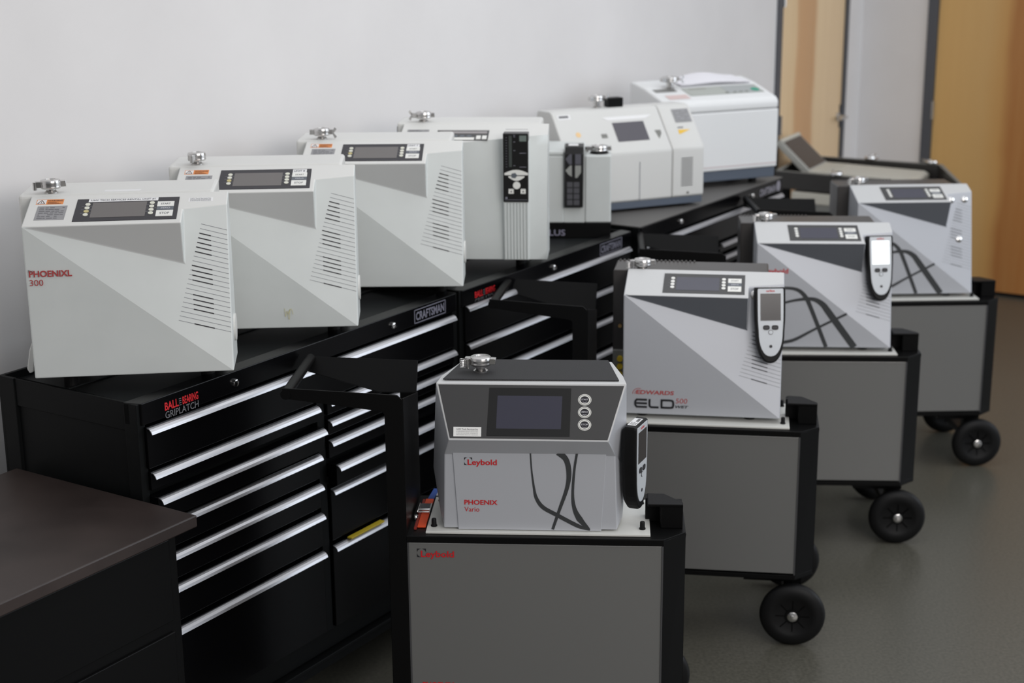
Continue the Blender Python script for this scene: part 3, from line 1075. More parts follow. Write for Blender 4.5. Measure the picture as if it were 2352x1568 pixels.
# ------------------------------------------------------------------ curved white detector with dark screen
def screen_detector():
    t = thing('leak_detector', 'white leak detector with tilted dark screen and slotted right end, on the farthest tool chest', 'leak detector', (.787, 6.255, 1.155), .437)
    w, ws = .628, .148

    def prof(x0, x1, sub=0.0, m=WHITED, name='housing', mi=None):
        pts = [(0.010, .026), (0.0, .034), (0, .215), (.002, .2275), (.122, .3705), (.134, .3815), (.15, .387), (.245, .384), (.262, .372), (.265, .026)]
        bm = NB()
        prism(bm, [(x0, y + sub, z - sub * .3) for y, z in pts], (x1 - x0, 0, 0))
        return obj(name, bm, m, t, .004, 2, smooth=True)

    h1 = prof(-w, -ws - .0015, 0, WHITED, 'main_housing')
    h2 = prof(-ws + .0015, 0, 0, WHITED, 'end_housing')
    bm = NB(); box(bm, (-w + .004, .004, 0), (-.004, .255, .0275)); obj('plinth', bm, BLUEG, t, .002)
    # straight slope plane between (.012,.245) and (.095,.372)
    P = Pl((0, -.0001, .225), (1, 0, 0), (0, .13, .155))
    bm = NB(); P.quad(bm, -.378, .053, -.236, .142, .0015, -.0); sc = obj('screen', bm, mat('dark_violet_screen', (.085, .08, .095), .35), t)
    bm = NB(); P.poly(bm, [(-.393, .154), (-.221, .154), (-.189, .170), (-.415, .170)], .0010, 0); lb = obj('paper_label', bm, STICK, t)
    bm = NB(); P.quad(bm, -.608, .171, -.552, .193, .0010, 0); obj('service_sticker', bm, STICK, t)
    bm = NB(); P.quad(bm, -.602, .179, -.560, .189, .0004, .0010); obj('sticker_print', bm, GINK, t)
    bm = NB(); P.disc(bm, -.543, .098, .011, .012, .001, 0); obj('round_sticker', bm, mat('pale_orange', (.80, .55, .28), .5), t)
    bm = NB(); P.quad(bm, -.444, .075, -.418, .094, .001, 0); obj('flow_key', bm, GREYB, t)
    bm = NB(); P.poly(bm, [(-.199, .095), (-.172, .095), (-.173, .078), (-.190, .055)], .001, 0); obj('arrow_key', bm, GREYB, t)
    lines_label(t, P, -.090, .123, -.012, .187, 6, GSTICK, mat('mid_grey', (.2, .2, .2), .5), h=.001)
    bm = NB(); P.poly(bm, [(-.092, .067), (-.036, .087), (-.092, .089)], .001, 0); obj('yellow_sticker', bm, mat('amber_sticker', (.80, .50, .05), .5), t)
    bm = NB(); P.quad(bm, -.090, .097, -.064, .102, .001, 0); obj('print_line', bm, GINK, t)
    for i in range(13):
        bm = NB(); box(bm, (-.107, -.0006, .073 + i * .0092), (-.053, .0, .0765 + i * .0092)); obj('vent_slot', bm, SLOT, h2)
    bm = NB(); cyl(bm, (-.075, .0005, .045), (0, -1, 0), .005, .003, 16); obj('key_lock', bm, STEEL, h2)
    bm = NB(); box(bm, (-.301, -.0008, .030), (-.2975, 0, .185)); obj('groove', bm, GROOVE, h1)
    bm = NB(); box(bm, (-.352, .165, .3865), (-.285, .21, .424)); obj('black_connector', bm, BLACKM, t, .004)
    inlet(t, (-.395, .19, .385), 0, .95, .3, .028)
    feet(t, (-w + .06, -.07), (.05, .20), -.0124, .016)
    return t


screen_detector()


# ------------------------------------------------------------------ bulky white detector
def bulky_detector():
    t = thing('leak_detector', 'bulky white leak detector on blue grey plinth at the far end, papers lying on top', 'leak detector', (1.175, 6.789, 1.170), .432)
    w = .568

    def pr(name, pts, x0, x1, m, bev):
        bm = NB(); prism(bm, [(x0, y, z) for y, z in pts], (x1 - x0, 0, 0)); return obj(name, bm, m, t, bev, 4)

    b = pr('body', [(0, .046), (0, .300), (.32, .300), (.32, .046)], -w, 0, WHITEC, .006)
    c = pr('top_cover', [(0, .3015), (0, .336), (.016, .352), (.19, .400), (.30, .418), (.32, .41), (.32, .3015)], -w, 0, WHITEC, .012)
    bm = NB(); box(bm, (-w + .006, .008, 0), (-.006, .31, .0455)); obj('plinth', bm, BLUEG, t, .003)
    bm = NB(); box(bm, (-w + .003, -.0008, .060), (-.004, .001, .066)); obj('trim_line', bm, mat('faint_pink', (.62, .55, .55), .5), b)
    P = Pl((0, .016, .353), (1, 0, 0), (0, .174, .048))
    bm = NB(); P.quad(bm, -.405, .055, -.030, .145, .0012, 0); kp = obj('control_panel', bm, mat('sage_grey', (.42, .44, .41), .5), t)
    bm = NB(); P.quad(bm, -.210, .060, -.045, .140, .0006, .0012); obj('keypad', bm, mat('cool_grey', (.38, .40, .40), .5), kp)
    bm = NB(); P.disc(bm, -.062, .085, .020, .018, .0012, .0018); obj('green_key', bm, GREEN, kp)
    for x in (-.215, -.175, -.145, -.115):
        bm = NB(); P.disc(bm, x, .068, .008, .006, .001, .0018); obj('key', bm, GREYB, kp)
    bm = NB(); P.quad(bm, -.375, .120, -.290, .135, .0006, .0012); obj('display', bm, mat('lcd_grey', (.33, .33, .30), .4), kp)
    bm = NB(); P.quad(bm, -.545, .115, -.440, .150, .0006); obj('vent_strip', bm, mat('vent_grey', (.24, .24, .23), .5), t)  # flat grey vent strip on the sloping top
    bm = NB(); P.quad(bm, -.525, .030, -.420, .075, .0006); obj('faded_label', bm, PINK, t)
    inlet(t, (-.455, .165, .392), 0, 1.15, .2, .030)
    feet(t, (-w + .06, -.08), (.07, .25), -.0272, .018)
    # papers
    bm = NB()
    pts = []
    n = 12
    for i in range(n + 1):
        a = i / n
        pts.append((-.415 + .37 * a, .408 + .006 * math.sin(a * 3.1) ** 2 + .022 * a * (1 - a) * 2))
    lo = [bm.verts.new((x, .10 + .0, z + .002 - .010)) for x, z in pts]
    M = t.matrix_basis
    bm.free()
    return t


BULK = bulky_detector()
bm = NB()
_n = 14
rows = []
for j, (yy, lift) in enumerate(((.168, 0.0), (.24, .0085), (.33, .016))):
    rows.append([(-.395 + .355 * i / _n + (.03 if j == 2 else 0) * (1 - i / _n), yy, .4008 + lift + .018 * math.sin(math.pi * i / _n) ** 2 * (.35 + .3 * j)) for i in range(_n + 1)])
cr, sr = math.cos(.432), math.sin(.432)


def bw(p, dz=0):
    return V(1.175 + cr * p[0] - sr * p[1], 6.789 + sr * p[0] + cr * p[1], 1.170 + p[2] + dz)


for lay in (0, 1):
    g = [[bm.verts.new(bw(p, .004 * lay)) for p in r] for r in rows]
    for a, b in zip(g, g[1:]):
        for i in range(_n):
            bm.faces.new((a[i], a[i + 1], b[i + 1], b[i]))
    if lay:
        pass
tag(obj('paper_sheets', bm, PAPER, None), 'loose curled white papers lying on top of the bulky white machine', 'paper')
_p = bpy.data.objects['paper_sheets'].modifiers.new('solid', 'SOLIDIFY')
_p.thickness = .0012


# ------------------------------------------------------------------ carts
def cart_parts(label, loc, rz):
    """origin at the floor under the front right edge of the grey panel"""
    t = thing('equipment_cart', label, 'cart', loc, rz, 'black equipment carts with grey panels')
    PW, zt, zb, dp = .664, .711, .251, .295
    bm = NB()
    # top deck with chamfered corner
    prism(bm, [(-PW - .003, 0, zt + .004), (0.0, 0, zt + .004), (.059, .056, zt + .004), (.059, dp, zt + .004), (-PW - .003, dp, zt + .004)], (0, 0, .015))
    # bottom deck
    prism(bm, [(-PW - .003, 0, .232), (0.0, 0, .232), (.055, .052, .232), (.055, dp, .232), (-PW - .003, dp, .232)], (0, 0, .015))
    # chamfer wall and right side
    prism(bm, [(.0, .0, .232), (.0, .004, .232), (.056, .058, .232), (.059, .056, .232)], (0, 0, zt + .014 - .232))
    box(bm, (.056, .056, .232), (.059, dp, zt + .014))
    box(bm, (-PW - .003, dp - .004, .232), (.057, dp, zt + .006))
    box(bm, (-PW - .004, 0.001, .232), (-PW, dp, zt + .006))
    # rails over and under the panel
    box(bm, (-PW - .003, -.001, zt + .0015), (-.001, .010, zt + .018))
    box(bm, (-PW - .003, -.001, .232), (-.001, .010, zb - .004))
    obj('frame', bm, BLACKM, t, .002)
    bm = NB(); box(bm, (-PW, .003, zb), (-.003, .012, zt - .001)); pn = obj('front_panel', bm, PANELG, t, .0015)
    for xa, xb in ((-PW - .001, -PW + .003), (-.004, 0)):
        bm = NB(); box(bm, (xa, 0, zb - .003), (xb, .004, zt)); obj('panel_edging', bm, mat('dull_edge', (.10, .10, .105), .4, .5), t)
    # raised rear housing at the right end
    bm = NB()
    prism(bm, [(-.045, .125, .730), (-.006, .125, .730), (-.006, .078, .730), (.052, .078, .730), (.052, .095, .730), (.005, .155, .730), (-.045, .158, .730)], (0, 0, .066))
    prism(bm, [(-.040, .076, .790), (.052, .076, .790), (.052, .095, .790), (.005, .155, .790), (-.040, .158, .790)], (0, 0, .008))
    obj('corner_housing', bm, BLACKM, t, .002)
    # handle: front arm, rear arm, side sheet, grip
    bm = NB()
    prism(bm, [(-.714, 0, 0.0), (-.667, 0, 0.0), (-.667, 0, 1.100), (-.680, 0, 1.112), (-.976, 0, 1.128), (-.976, 0, 1.100), (-.728, 0, 1.069), (-.718, 0, 1.066), (-.714, 0, 1.058)], (0, .004, 0))
    tl = lambda x, z: (x, dp + (z - 1.03) * .62, z)
    prism(bm, [(-.668, dp, 1.03), (-.668, dp, 0.0), (-.714, dp, 0.0), (-.714, dp, 1.03)], (0, -.004, 0))
    prism(bm, [tl(-.976, 1.114), tl(-.668, 1.106), tl(-.668, 1.028), tl(-.770, 1.028), tl(-.976, 1.078)], (0, -.003, .002))
    prism(bm, [(-.668, .0, .02), (-.668, dp, .02), (-.668, dp, 1.030), (-.668, .0, 1.104)], (.003, 0, 0))
    obj('handle_bracket', bm, BLACKM, t, .0012)
    bm = NB(); cyl(bm, (-.966, -.002, 1.111), (0, 1, 0), .0135, dp + .045, 20); obj('grip_tube', bm, BLACKM, t, smooth=True)
    # wheels and axle
    bm = NB(); cyl(bm, (-.002, .02, .105), (0, 1, 0), .010, .47, 12); box(bm, (-.16, .07, .195), (.02, .27, .232)); box(bm, (-.03, .12, .09), (.026, .45, .12)); box(bm, (-.03, .12, .10), (.026, .16, .20)); obj('axle', bm, BLACKM, t)
    for y in (.0, .455):
        bm = NB()
        lathe(bm, (-.002, y - .004, .105), (0, 1, 0), [(.058, .004), (.062, .001), (.078, 0), (.095, .004), (.103, .012), (.105, .022), (.103, .034), (.095, .042), (.06, .044)], 56)
        wh = obj('wheel', bm, RUBBER, t, smooth=True)
        bm = NB()
        lathe(bm, (-.002, y - .004, .105), (0, 1, 0), [(.018, .001), (.024, .001), (.026, .008), (.052, .009), (.060, .004), (.060, .04), (.018, .04)], 48)
        for k in range(8):
            a = k * math.pi / 4
            ca, sa = math.cos(a), math.sin(a)
            prism(bm, [(-.002 + ca * .02 - sa * .002, y, .105 + sa * .02 + ca * .002), (-.002 + ca * .054 - sa * .002, y, .105 + sa * .054 + ca * .002),
                       (-.002 + ca * .054 + sa * .002, y, .105 + sa * .054 - ca * .002), (-.002 + ca * .02 + sa * .002, y, .105 + sa * .02 - ca * .002)], (0, .006, 0))
        obj('wheel_hub', bm, BLACKM, wh, smooth=True)
        bm = NB()
        lathe(bm, (-.002, y - .004, .105), (0, -1, 0), [(.0165, -.003), (.0165, .001), (.012, .003), (.007, .0035), (.006, .007), (0, .008)], 24)
        obj('axle_cap', bm, STEEL, wh, smooth=True)
    # plate
    bm = NB(); box(bm, (-.618, .016, .7305), (-.034, .268, .7365))
    plt = obj('mounting_plate', bm, FELT, t, .001)
    for x, y in ((-.600, .055), (-.054, .055), (-.054, .238), (-.600, .238)):
        bm = NB(); lathe(bm, (x, y, .7365), (0, 0, 1), [(.0085, 0), (.0085, .003), (.0068, .004), (.0064, .019), (.0055, .021), (0, .021)], 20)
        obj('rubber_stop', bm, RUBBER, plt, smooth=True)
    return t


CT1 = cart_parts('black cart with grey panel bearing red lettering, nearest the camera', (.3859, 3.7074, 0), -.0642)
CT2 = copy_tree(CT1)
CT2.location, CT2.rotation_euler = (.8949, 4.5648, 0), (0, 0, -.1492)
CT2['label'] = 'black cart with plain grey panel, under the silver machine with dark model name'
CT3 = copy_tree(CT1)
CT3.location, CT3.rotation_euler = (1.4361, 5.4015, 0), (0, 0, -.059)
CT3['label'] = 'black cart with plain grey panel, under the machine carrying the lit remote'
CT4 = copy_tree(CT1)
CT4.location, CT4.rotation_euler = (1.9803, 6.2401, 0), (0, 0, .0193)
CT4['label'] = 'black cart with plain grey panel, farthest of the four and nearest the amber door'
pn1 = [k for k in kids(CT1) if k.name.startswith('front_panel')][0]


def leybold(parent, x, z, s, y):
    """red word with the four cut corner marks; s is the side of the square mark"""
    bm = NB()
    for (cx, cz, sx, sz) in ((0, 1, 1, -1), (1, 1, -1, -1), (0, 0, 1, 1)):
        pts = [(x + cx * s, y, z + cz * s)]
        r = .5
        for k in range(7):
            a = math.pi / 2 * k / 6
            pts.append((x + cx * s + sx * s * (.5 - .5 * math.sin(a)), y, z + cz * s + sz * s * (.5 - .5 * math.cos(a))))
        face(bm, [p for p in pts])
    obj('logo_mark', bm, INK, parent)
    letters('logo_lettering', 'Leybold', V(x + s * .42, y, z - s * .22), (1, 0, 0), (0, 0, 1), s * 3.7, s * .98, RED, parent, bold=.022)


leybold(pn1, -.640, .6705, .0235, .0015)
letters('model_lettering', 'PHOENIX', V(-.634, .0025, .296), (1, 0, 0), (0, 0, 1), .085, .0155, RED, pn1, bold=.03)


# ------------------------------------------------------------------ silver faceted detectors on the carts
def silver_detector(label, loc, rz, swoosh):
    t = thing('leak_detector', label, 'leak detector', loc, rz, 'silver faceted leak detectors on carts')
    cov = faceted_cover(t, SILVER, SILVERD, CAPW)
    bm = NB()
    prism(bm, [(-.048, YS + .002, .005), (-.048, YS + .002, .426), (-.044, YS + .002, .430), (.443, YS + .002, .430), (.447, YS + .002, .426), (.447, YS + .002, .005)], (0, .150, 0))
    hs = obj('rear_housing', bm, mat('dark_brown_grey_cover', (.040, .036, .034), .34, .0, .55), t, .003)
    for i in range(19):
        x = -.040 + i * .0135
        bm = NB(); box(bm, (x, .305, .4285), (x + .006, .318, .4335)); obj('fin', bm, MATS['dark_brown_grey_cover'], hs, .001)
    bm = NB(); box(bm, (-.046, .148, .07), (-.004, YS + .001, .165)); cp = obj('connector_plate', bm, GREYB, t, .001)
    for z in (.087, .113, .139):
        bm = NB(); cyl(bm, (-.022, .148, z), (0, -1, 0), .0095, .010, 20); obj('yellow_plug', bm, YEL, cp, smooth=True)
    bm = NB(); cyl(bm, (-.024, YS + .002, .245), (0, -1, 0), .006, .012, 16); obj('brass_port', bm, BRASS, t, smooth=True)
    control_panel(t, cov, True)
    vents(t)
    bm = NB()
    k = SLN
    feet(t, (.06, .40), (.05, .28), -.0158, .018)
    inlet(t, (.044, .192, .430), 1, .95, .2, .010)
    # round steel pads for the remote
    n = Vector((-KF * ZA / WD, 1, -KF)).normalized() * -1
    for (x, z) in ((.404, .382), (.463, .382), (.438, .222)):
        bm = NB(); lathe(bm, (x, f2y(x, z), z), n, [(.0135, 0), (.0135, .002), (.010, .0045), (0, .0055)], 24)
        obj('steel_pad', bm, CHROME, cov, smooth=True)
    if swoosh:
        y = -.0002
        bm = NB()
        ribbon(bm, [(.000, y, .180), (.050, y, .212), (.101, y, .222), (.150, y, .216), (.181, y, .189), (.205, y, .140), (.262, y, .002)], [.008, .009, .010, .013, .016, .015, .014], (0, -1, 0))
        ribbon(bm, [(.060, y, .150), (.103, y, .166), (.150, y, .178), (.204, y, .182), (.240, y, .165), (.270, y, .128), (.364, y, .002)], [.006, .008, .010, .014, .020, .024, .024], (0, -1, 0), .0006)
        ribbon(bm, [(.060, y, .010), (.108, y, .018), (.150, y, .030), (.210, y, .064), (.274, y, .098), (.332, y, .128)], [.010, .012, .012, .009, .009, .009], (0, -1, 0), .0008)
        obj('charcoal_swoosh', bm, SWOOSH, cov)
        leybold(cov, .018, .276, .0235, -.0006)
        letters('model_lettering', 'PHOENIX', V(.018, -.0006, .118), (1, 0, 0), (0, 0, 1), .092, .0155, RED, cov, bold=.024)
        letters('model_lettering', 'L500', V(.018, -.0006, .098), (1, 0, 0), (0, 0, 1), .040, .014, RED, cov)
    else:
        bm = NB()
        pts = [(.034 + .019 * (1 - math.cos(a)) - .002, -.0006, .066 + .0185 * math.sin(a)) for a in [k * math.pi * .62 / 10 for k in range(11)]]
        ribbon(bm, pts, [.0016] * 11, (0, -1, 0))
        pts = [(.041 + .013 * (1 - math.cos(a)) - .002, -.0006, .066 + .013 * math.sin(a)) for a in [k * math.pi * .5 / 10 for k in range(11)]]
        ribbon(bm, pts, [.0016] * 11, (0, -1, 0))
        obj('arc_mark', bm, REDF, cov)
        letters('brand_lettering', 'EDWARDS', V(.0425, -.0006, .0655), (1, 0, 0), (0, 0, 1), .120, .0135, REDF, cov, bold=.03, shear=.12)
        # extended model letters
        bm = NB()

        def stroke(pts):
            ribbon(bm, [(p[0], -.0006, p[1]) for p in pts], [.0068] * len(pts), (0, -1, 0))

        x, z0, z1 = .038, .0235, .0475
        zm = (z0 + z1) / 2
        for zz in (z0, zm, z1):
            stroke([(x + .006, zz), (x + .040, zz)])
        stroke([(x + .008, z1), (x + .003, z1 - .006), (x + .003, z0 + .006), (x + .008, z0)])
        x = .083
        stroke([(x + .003, z1 + .003), (x + .003, z0 + .006), (x + .008, z0)])
        stroke([(x + .006, z0), (x + .032, z0)])
        x = .121
        stroke([(x, z1), (x + .032, z1), (x + .039, z1 - .005), (x + .039, z0 + .005), (x + .032, z0), (x, z0)])
        stroke([(x + .003, z1), (x + .003, z0)])
        obj('model_lettering', bm, INK, cov)
        letters('model_lettering', '500', V(.168, -.0006, .039), (1, 0, 0), (0, 0, 1), .037, .0165, REDF, cov, shear=.1)
        letters('model_lettering', 'WET', V(.167, -.0006, .0235), (1, 0, 0), (0, 0, 1), .042, .0085, INK, cov, bold=.03, shear=.25)
    return t


SD1 = silver_detector('silver leak detector with dark model name at lower left, remote hanging on it', (.35, 4.7005, .753), -.1569, False)
SD2 = silver_detector('silver leak detector with charcoal curves, carrying the remote with brightly lit screen', (.8879, 5.4783, .753), -.0759, True)
SD3 = silver_detector('silver leak detector with charcoal curves and no remote, farthest back beside the amber door', (1.4262, 6.2761, .753), .0136, True)


# ------------------------------------------------------------------ handheld remotes
def remote(label, lit):
    """local: x across, y depth (face at y=0 looking to -y), z up with the top edge at z=0"""
    t = thing('handheld_remote', label, 'remote', (0, 0, 0), 0, 'handheld remotes hanging on the machines')

    def outline(w, top, tip, r=.004):
        ys = [(w * .985, top - r), (w * .96, top)]
        half = [(w * .97, top), (w, top - .006), (w * 1.0, top - .06), (w * .985, top - .10), (w * .93, top - .135)]
        for k in range(1, 9):
            a = k / 8 * math.pi / 2
            zz = top - .135 - (-(tip - top) - .135) * math.sin(a)
            half.append((w * .93 * math.cos(a) ** .85, zz))
        half[-1] = (w * .0, tip)
        out = [(-x, z) for x, z in half[::-1]][1:] if False else None
        right = half
        left = [(-x, z) for x, z in half[:-1]]
        return right + left[::-1]

    bm = NB()
    f = outline(.0475, 0, -.236)
    # back shell: front ring, fat middle ring, back ring
    rings = []
    for (yy, s) in ((0, .97), (.006, 1.0), (.030, 1.0), (.040, .90)):
        rings.append([bm.verts.new((x * s, yy, -.10 + (z + .10) * s)) for x, z in f])
    n = len(f)
    for a, b in zip(rings, rings[1:]):
        for k in range(n):
            bm.faces.new((a[k], b[k], b[(k + 1) % n], a[(k + 1) % n]))
    bm.faces.new(rings[0]); bm.faces.new(rings[-1][::-1])
    body = obj('casing', bm, RUBBER, t, .0015, 2)
    bm = NB()
    g = outline(.0400, -.004, -.214)
    prism(bm, [(x, -.0012, z) for x, z in g], (0, .002, 0))
    fp = obj('face_plate', bm, mat('pale_blue_silver', (.52, .55, .58), .35, .1), t, .0005)
    P = Pl((0, -.0012, 0), (1, 0, 0), (0, 0, 1))
    bm = NB(); P.quad(bm, -.0315, -.103, .0315, -.019, .0008); obj('screen', bm, LCDW if lit else mat('dark_screen', (.030, .026, .026), .2), fp)
    letters('brand_lettering', 'oerlikon', V(-.0140, -.0014, -.0145), (1, 0, 0), (0, 0, 1), .027, .0075, RED, fp, bold=.02)
    for x in (-.0135, .0135):
        bm = NB()
        P.poly(bm, [(x + .0105 * math.copysign(abs(math.cos(a)) ** .6, math.cos(a)), -.1245 + .0075 * math.copysign(abs(math.sin(a)) ** .8, math.sin(a))) for a in [2 * math.pi * k / 24 for k in range(24)]], .0016)
        b = obj('oval_button', bm, INK, fp)
        letters('button_lettering', 'START' if x < 0 else 'STOP', V(x - .006, -.0029, -.1265), (1, 0, 0), (0, 0, 1), .012, .004, mat('dim_print2', (.12, .12, .13), .5), b)
    bm = NB(); P.disc(bm, 0, -.1390, .0075, .0075, .0012); rb = obj('round_button', bm, INK, fp)
    bm = NB(); P.disc(bm, 0, -.1390, .0062, .0062, .0008, .0012); obj('button_cap', bm, MATS['pale_blue_silver'], rb)
    bm = NB(); P.disc(bm, 0, -.1830, .0048, .0048, .0008); obj('sensor_dot', bm, INK, fp)
    bm = NB(); box(bm, (-.030, .008, .0), (.030, .030, .0006)); top = obj('top_label', bm, STICK, t)
    bm = NB()
    for i in range(5):
        box(bm, (-.026, .0105 + i * .0036, .0006), (-.004 - .003 * (i % 2), .0118 + i * .0036, .0008))
    for i in range(9):
        box(bm, (.002 + i * .0027, .011, .0006), (.0032 + i * .0027 + .0006 * (i % 3), .019, .0008))
    obj('label_print', bm, INK, top)
    return t


def place_remote(t, pos, rot):
    t.location = pos
    t.rotation_euler = rot


def on_face(m, x, z, gap):
    """position and rotation of a remote hung on the tilted facet of a silver detector"""
    n = Vector((-KF * ZA / WD, 1, -KF)).normalized()      # points into the casing
    up = Vector((0, 0, 1)) - n * n.z
    up.normalize()
    xd = n.cross(up)
    xd = up.cross(n) * -1
    # right handed: x, y(depth)=n, z=up
    xd = n.cross(up)
    R = Matrix((xd, n, up)).transposed()
    p = Vector((x, f2y(x, z), z)) - n * gap
    Mw = Matrix.Translation(m.location) @ Matrix.Rotation(m.rotation_euler[2], 4, 'Z')
    return Mw @ p, (Mw.to_3x3() @ R).to_euler()


R2 = remote('handheld remote with dark screen, face on, hanging on the silver machine with dark model name', False)
place_remote(R2, *on_face(SD1, .4440, .4050, .0475))
R1 = copy_tree(R2)
R1['label'] = 'handheld remote seen from its side, hanging right of the black-matted machine'
yw = math.radians(70) - .0642
_c, _s = math.cos(-.0642), math.sin(-.0642)
_x, _y = -.0575, .078
place_remote(R1, (.3859 + _c * _x - _s * _y, 3.7074 + _s * _x + _c * _y, 1.020), (0, 0, yw))
R3 = remote('handheld remote with glowing white screen, hanging on the middle silver machine', True)
place_remote(R3, *on_face(SD2, .4340, .4010, .0475))


# ------------------------------------------------------------------ dark fronted detector on the nearest cart (cart coordinates)
def touch_detector():
    ox, oy, oz = -.345, .15, .7366
    c, s = math.cos(-.0642), math.sin(-.0642)
    t = thing('leak_detector', 'silver leak detector with sloping dark touchscreen face and black mat on top', 'leak detector',
              (.3859 + c * ox - s * oy, 3.7074 + s * ox + c * oy, oz), -.0642)

    def T(x, y, z):
        return (x - ox, y - oy, z - oz)

    # outline points, left / right
    L = dict(F0=T(-.586, .048, 1.132), F1=T(-.551, 0, .994), F2=T(-.566, .034, .944), F3=T(-.571, .034, .742),
             S0=T(-.578, .120, 1.131), S1=T(-.606, .120, .880), S2=T(-.588, .120, .742),
             B0=T(-.540, .262, 1.128), B1=T(-.585, .300, .900), B2=T(-.578, .300, .742))
    R = dict(F0=T(-.099, .048, 1.134), F1=T(-.144, 0, .994), F2=T(-.126, .034, .944), F3=T(-.120, .034, .742),
             S0=T(-.107, .120, 1.133), S1=T(-.096, .120, .880), S2=T(-.106, .120, .742),
             B0=T(-.136, .262, 1.130), B1=T(-.100, .300, .900), B2=T(-.108, .300, .742))
    ks = ['F0', 'F1', 'F2', 'F3', 'S0', 'S1', 'S2', 'B0', 'B1', 'B2']
    vs = [L[k] for k in ks] + [R[k] for k in ks]
    i = {('L', k): n for n, k in enumerate(ks)}
    i.update({('R', k): n + len(ks) for n, k in enumerate(ks)})

    def g(side, *kk):
        return tuple(i[(side, k)] for k in kk)

    fs, mi = [], []

    def F(f, m=0):
        fs.append(f); mi.append(m)

    for sd in 'LR':
        F(g(sd, 'F0', 'F1', 'S1'), 0); F(g(sd, 'F0', 'S1', 'S0'), 0)
        F(g(sd, 'F1', 'F2', 'S1')); F(g(sd, 'F2', 'F3', 'S2', 'S1'))
        F(g(sd, 'S0', 'S1', 'B1', 'B0')); F(g(sd, 'S1', 'S2', 'B2', 'B1'))
    l, r = (lambda k: i[('L', k)]), (lambda k: i[('R', k)])
    F((l('F0'), r('F0'), r('F1'), l('F1')), 1)
    F((l('F1'), r('F1'), r('F2'), l('F2')), 0)
    F((l('F2'), r('F2'), r('F3'), l('F3')), 0)
    F((l('F0'), l('S0'), l('B0'), r('B0'), r('S0'), r('F0')), 1)
    F((l('B0'), l('B1'), r('B1'), r('B0'))); F((l('B1'), l('B2'), r('B2'), r('B1')))
    F((l('F3'), r('F3'), r('S2'), r('B2'), l('B2'), l('S2')))
    bm = NB(); poly(bm, vs, fs, mi)
    for f in bm.faces:
        if len(f.verts) == 4:
            pass
    bmesh.ops.triangulate(bm, faces=[f for f in bm.faces if len(f.verts) > 3 and f.material_index == 0])
    body = obj('casing', bm, [SILVER, CAPW], t, .0025, 2)
    # dark control face
    UP = Pl(T(-.551, 0, .994), (1, 0, 0), (0, .048, .138))
    hl = math.hypot(.048, .138)

    def u(x, z):                       # cart x, cart z -> plane coordinates
        return x + .551, (z - .994) * hl / .138

    bm = NB(); UP.poly(bm, [u(-.548, .999), u(-.1465, .998), u(-.1055, 1.128), u(-.5795, 1.128)], .0014)
    dk = obj('control_face', bm, DARKP, t, .0006)
    bm = NB(); UP.poly(bm, [u(-.454, 1.005), u(-.242, 1.005), u(-.239, 1.121), u(-.448, 1.121)], .0012, .0014)
    bz = obj('screen_bezel', bm, BEZEL, dk, .0004)
    bm = NB(); UP.poly(bm, [u(-.430, 1.023), u(-.265, 1.023), u(-.262, 1.102), u(-.427, 1.102)], .0004, .0026)
    obj('display', bm, LCDB, bz)
    for z, word in ((1.094, 'START'), (1.064, 'ZERO'), (1.034, 'STOP')):
        bx, by = u(-.205, z)
        bm = NB(); UP.disc(bm, bx, by, .0170, .0145, .0008, .0014, 36); b = obj('push_button', bm, WKEY, dk)
        bm = NB(); UP.disc(bm, bx, by, .0152, .0129, .0004, .0022, 36); obj('button_ring', bm, DARKP, b)
        bm = NB(); UP.disc(bm, bx, by, .0142, .0120, .0004, .0026, 36); UP.disc(bm, bx, by, .0100, .0084, .0003, .0030, 36); obj('button_rim', bm, WKEY, b)
        bm = NB(); UP.disc(bm, bx, by, .0108, .0090, .0004, .0030, 36); obj('button_cap', bm, NAVY, b)
        bm = NB()
        text(bm, word, UP.p(bx - .0085, by - .0012, .0035), UP.x, UP.y, .017, .0040, bold=.01)
        ribbon(bm, [UP.p(bx - .0055, by - .0050, .0035), UP.p(bx, by - .0068, .0035), UP.p(bx + .0055, by - .0050, .0035)], [.0006, .0012, .0006], UP.n)
        obj('button_lettering', bm, WINK, b)
    a0, a1 = u(-.539, 1.003), u(-.468, 1.026)
    bm = NB(); UP.quad(bm, a0[0], a0[1], a1[0], a1[1], .0004, .0014); stk = obj('service_sticker', bm, mat('bright_sticker', (.86, .86, .84), .5), dk, .0002)
    letters('sticker_lettering', 'UHV Tech Services Inc', UP.p(a0[0] + .008, a0[1] + .0168, .0020), UP.x, UP.y, .055, .0040, GINK, stk, bold=.01)
    bm = NB()
    UP.quad(bm, a0[0] + .008, a0[1] + .0152, a0[0] + .063, a0[1] + .0157, .0001, .0019)
    for yy_ in (.0112, .0075, .0035):
        dashes(bm, UP, a0[0] + .008, a0[0] + .063, a0[1] + yy_, .0014, .0019)
    obj('sticker_print', bm, mat('mid_ink', (.30, .30, .30), .5), stk)
    # inset lower panel
    bm = NB()
    prism(bm, [T(-.545, .0305, .955), T(-.149, .0305, .954), T(-.161, .0305, .7385), T(-.533, .0305, .7385)], (0, .01, 0))
    lp = obj('lower_panel', bm, SILVER, t, .001)
    y = .0300 - oy

    def pp(lst):
        return [(a - ox, y, min(b, .954) - oz) for a, b in lst]

    bm = NB()
    ribbon(bm, pp([(-.344, .966), (-.341, .904), (-.335, .855), (-.329, .828), (-.312, .803), (-.274, .781), (-.222, .753), (-.190, .742)]), [.0035, .004, .006, .009, .011, .011, .011, .004], (0, -1, 0))
    ribbon(bm, pp([(-.272, .965), (-.252, .934), (-.245, .898), (-.250, .856), (-.270, .795), (-.287, .742)]), [.017, .014, .013, .010, .008, .007], (0, -1, 0), .0006)
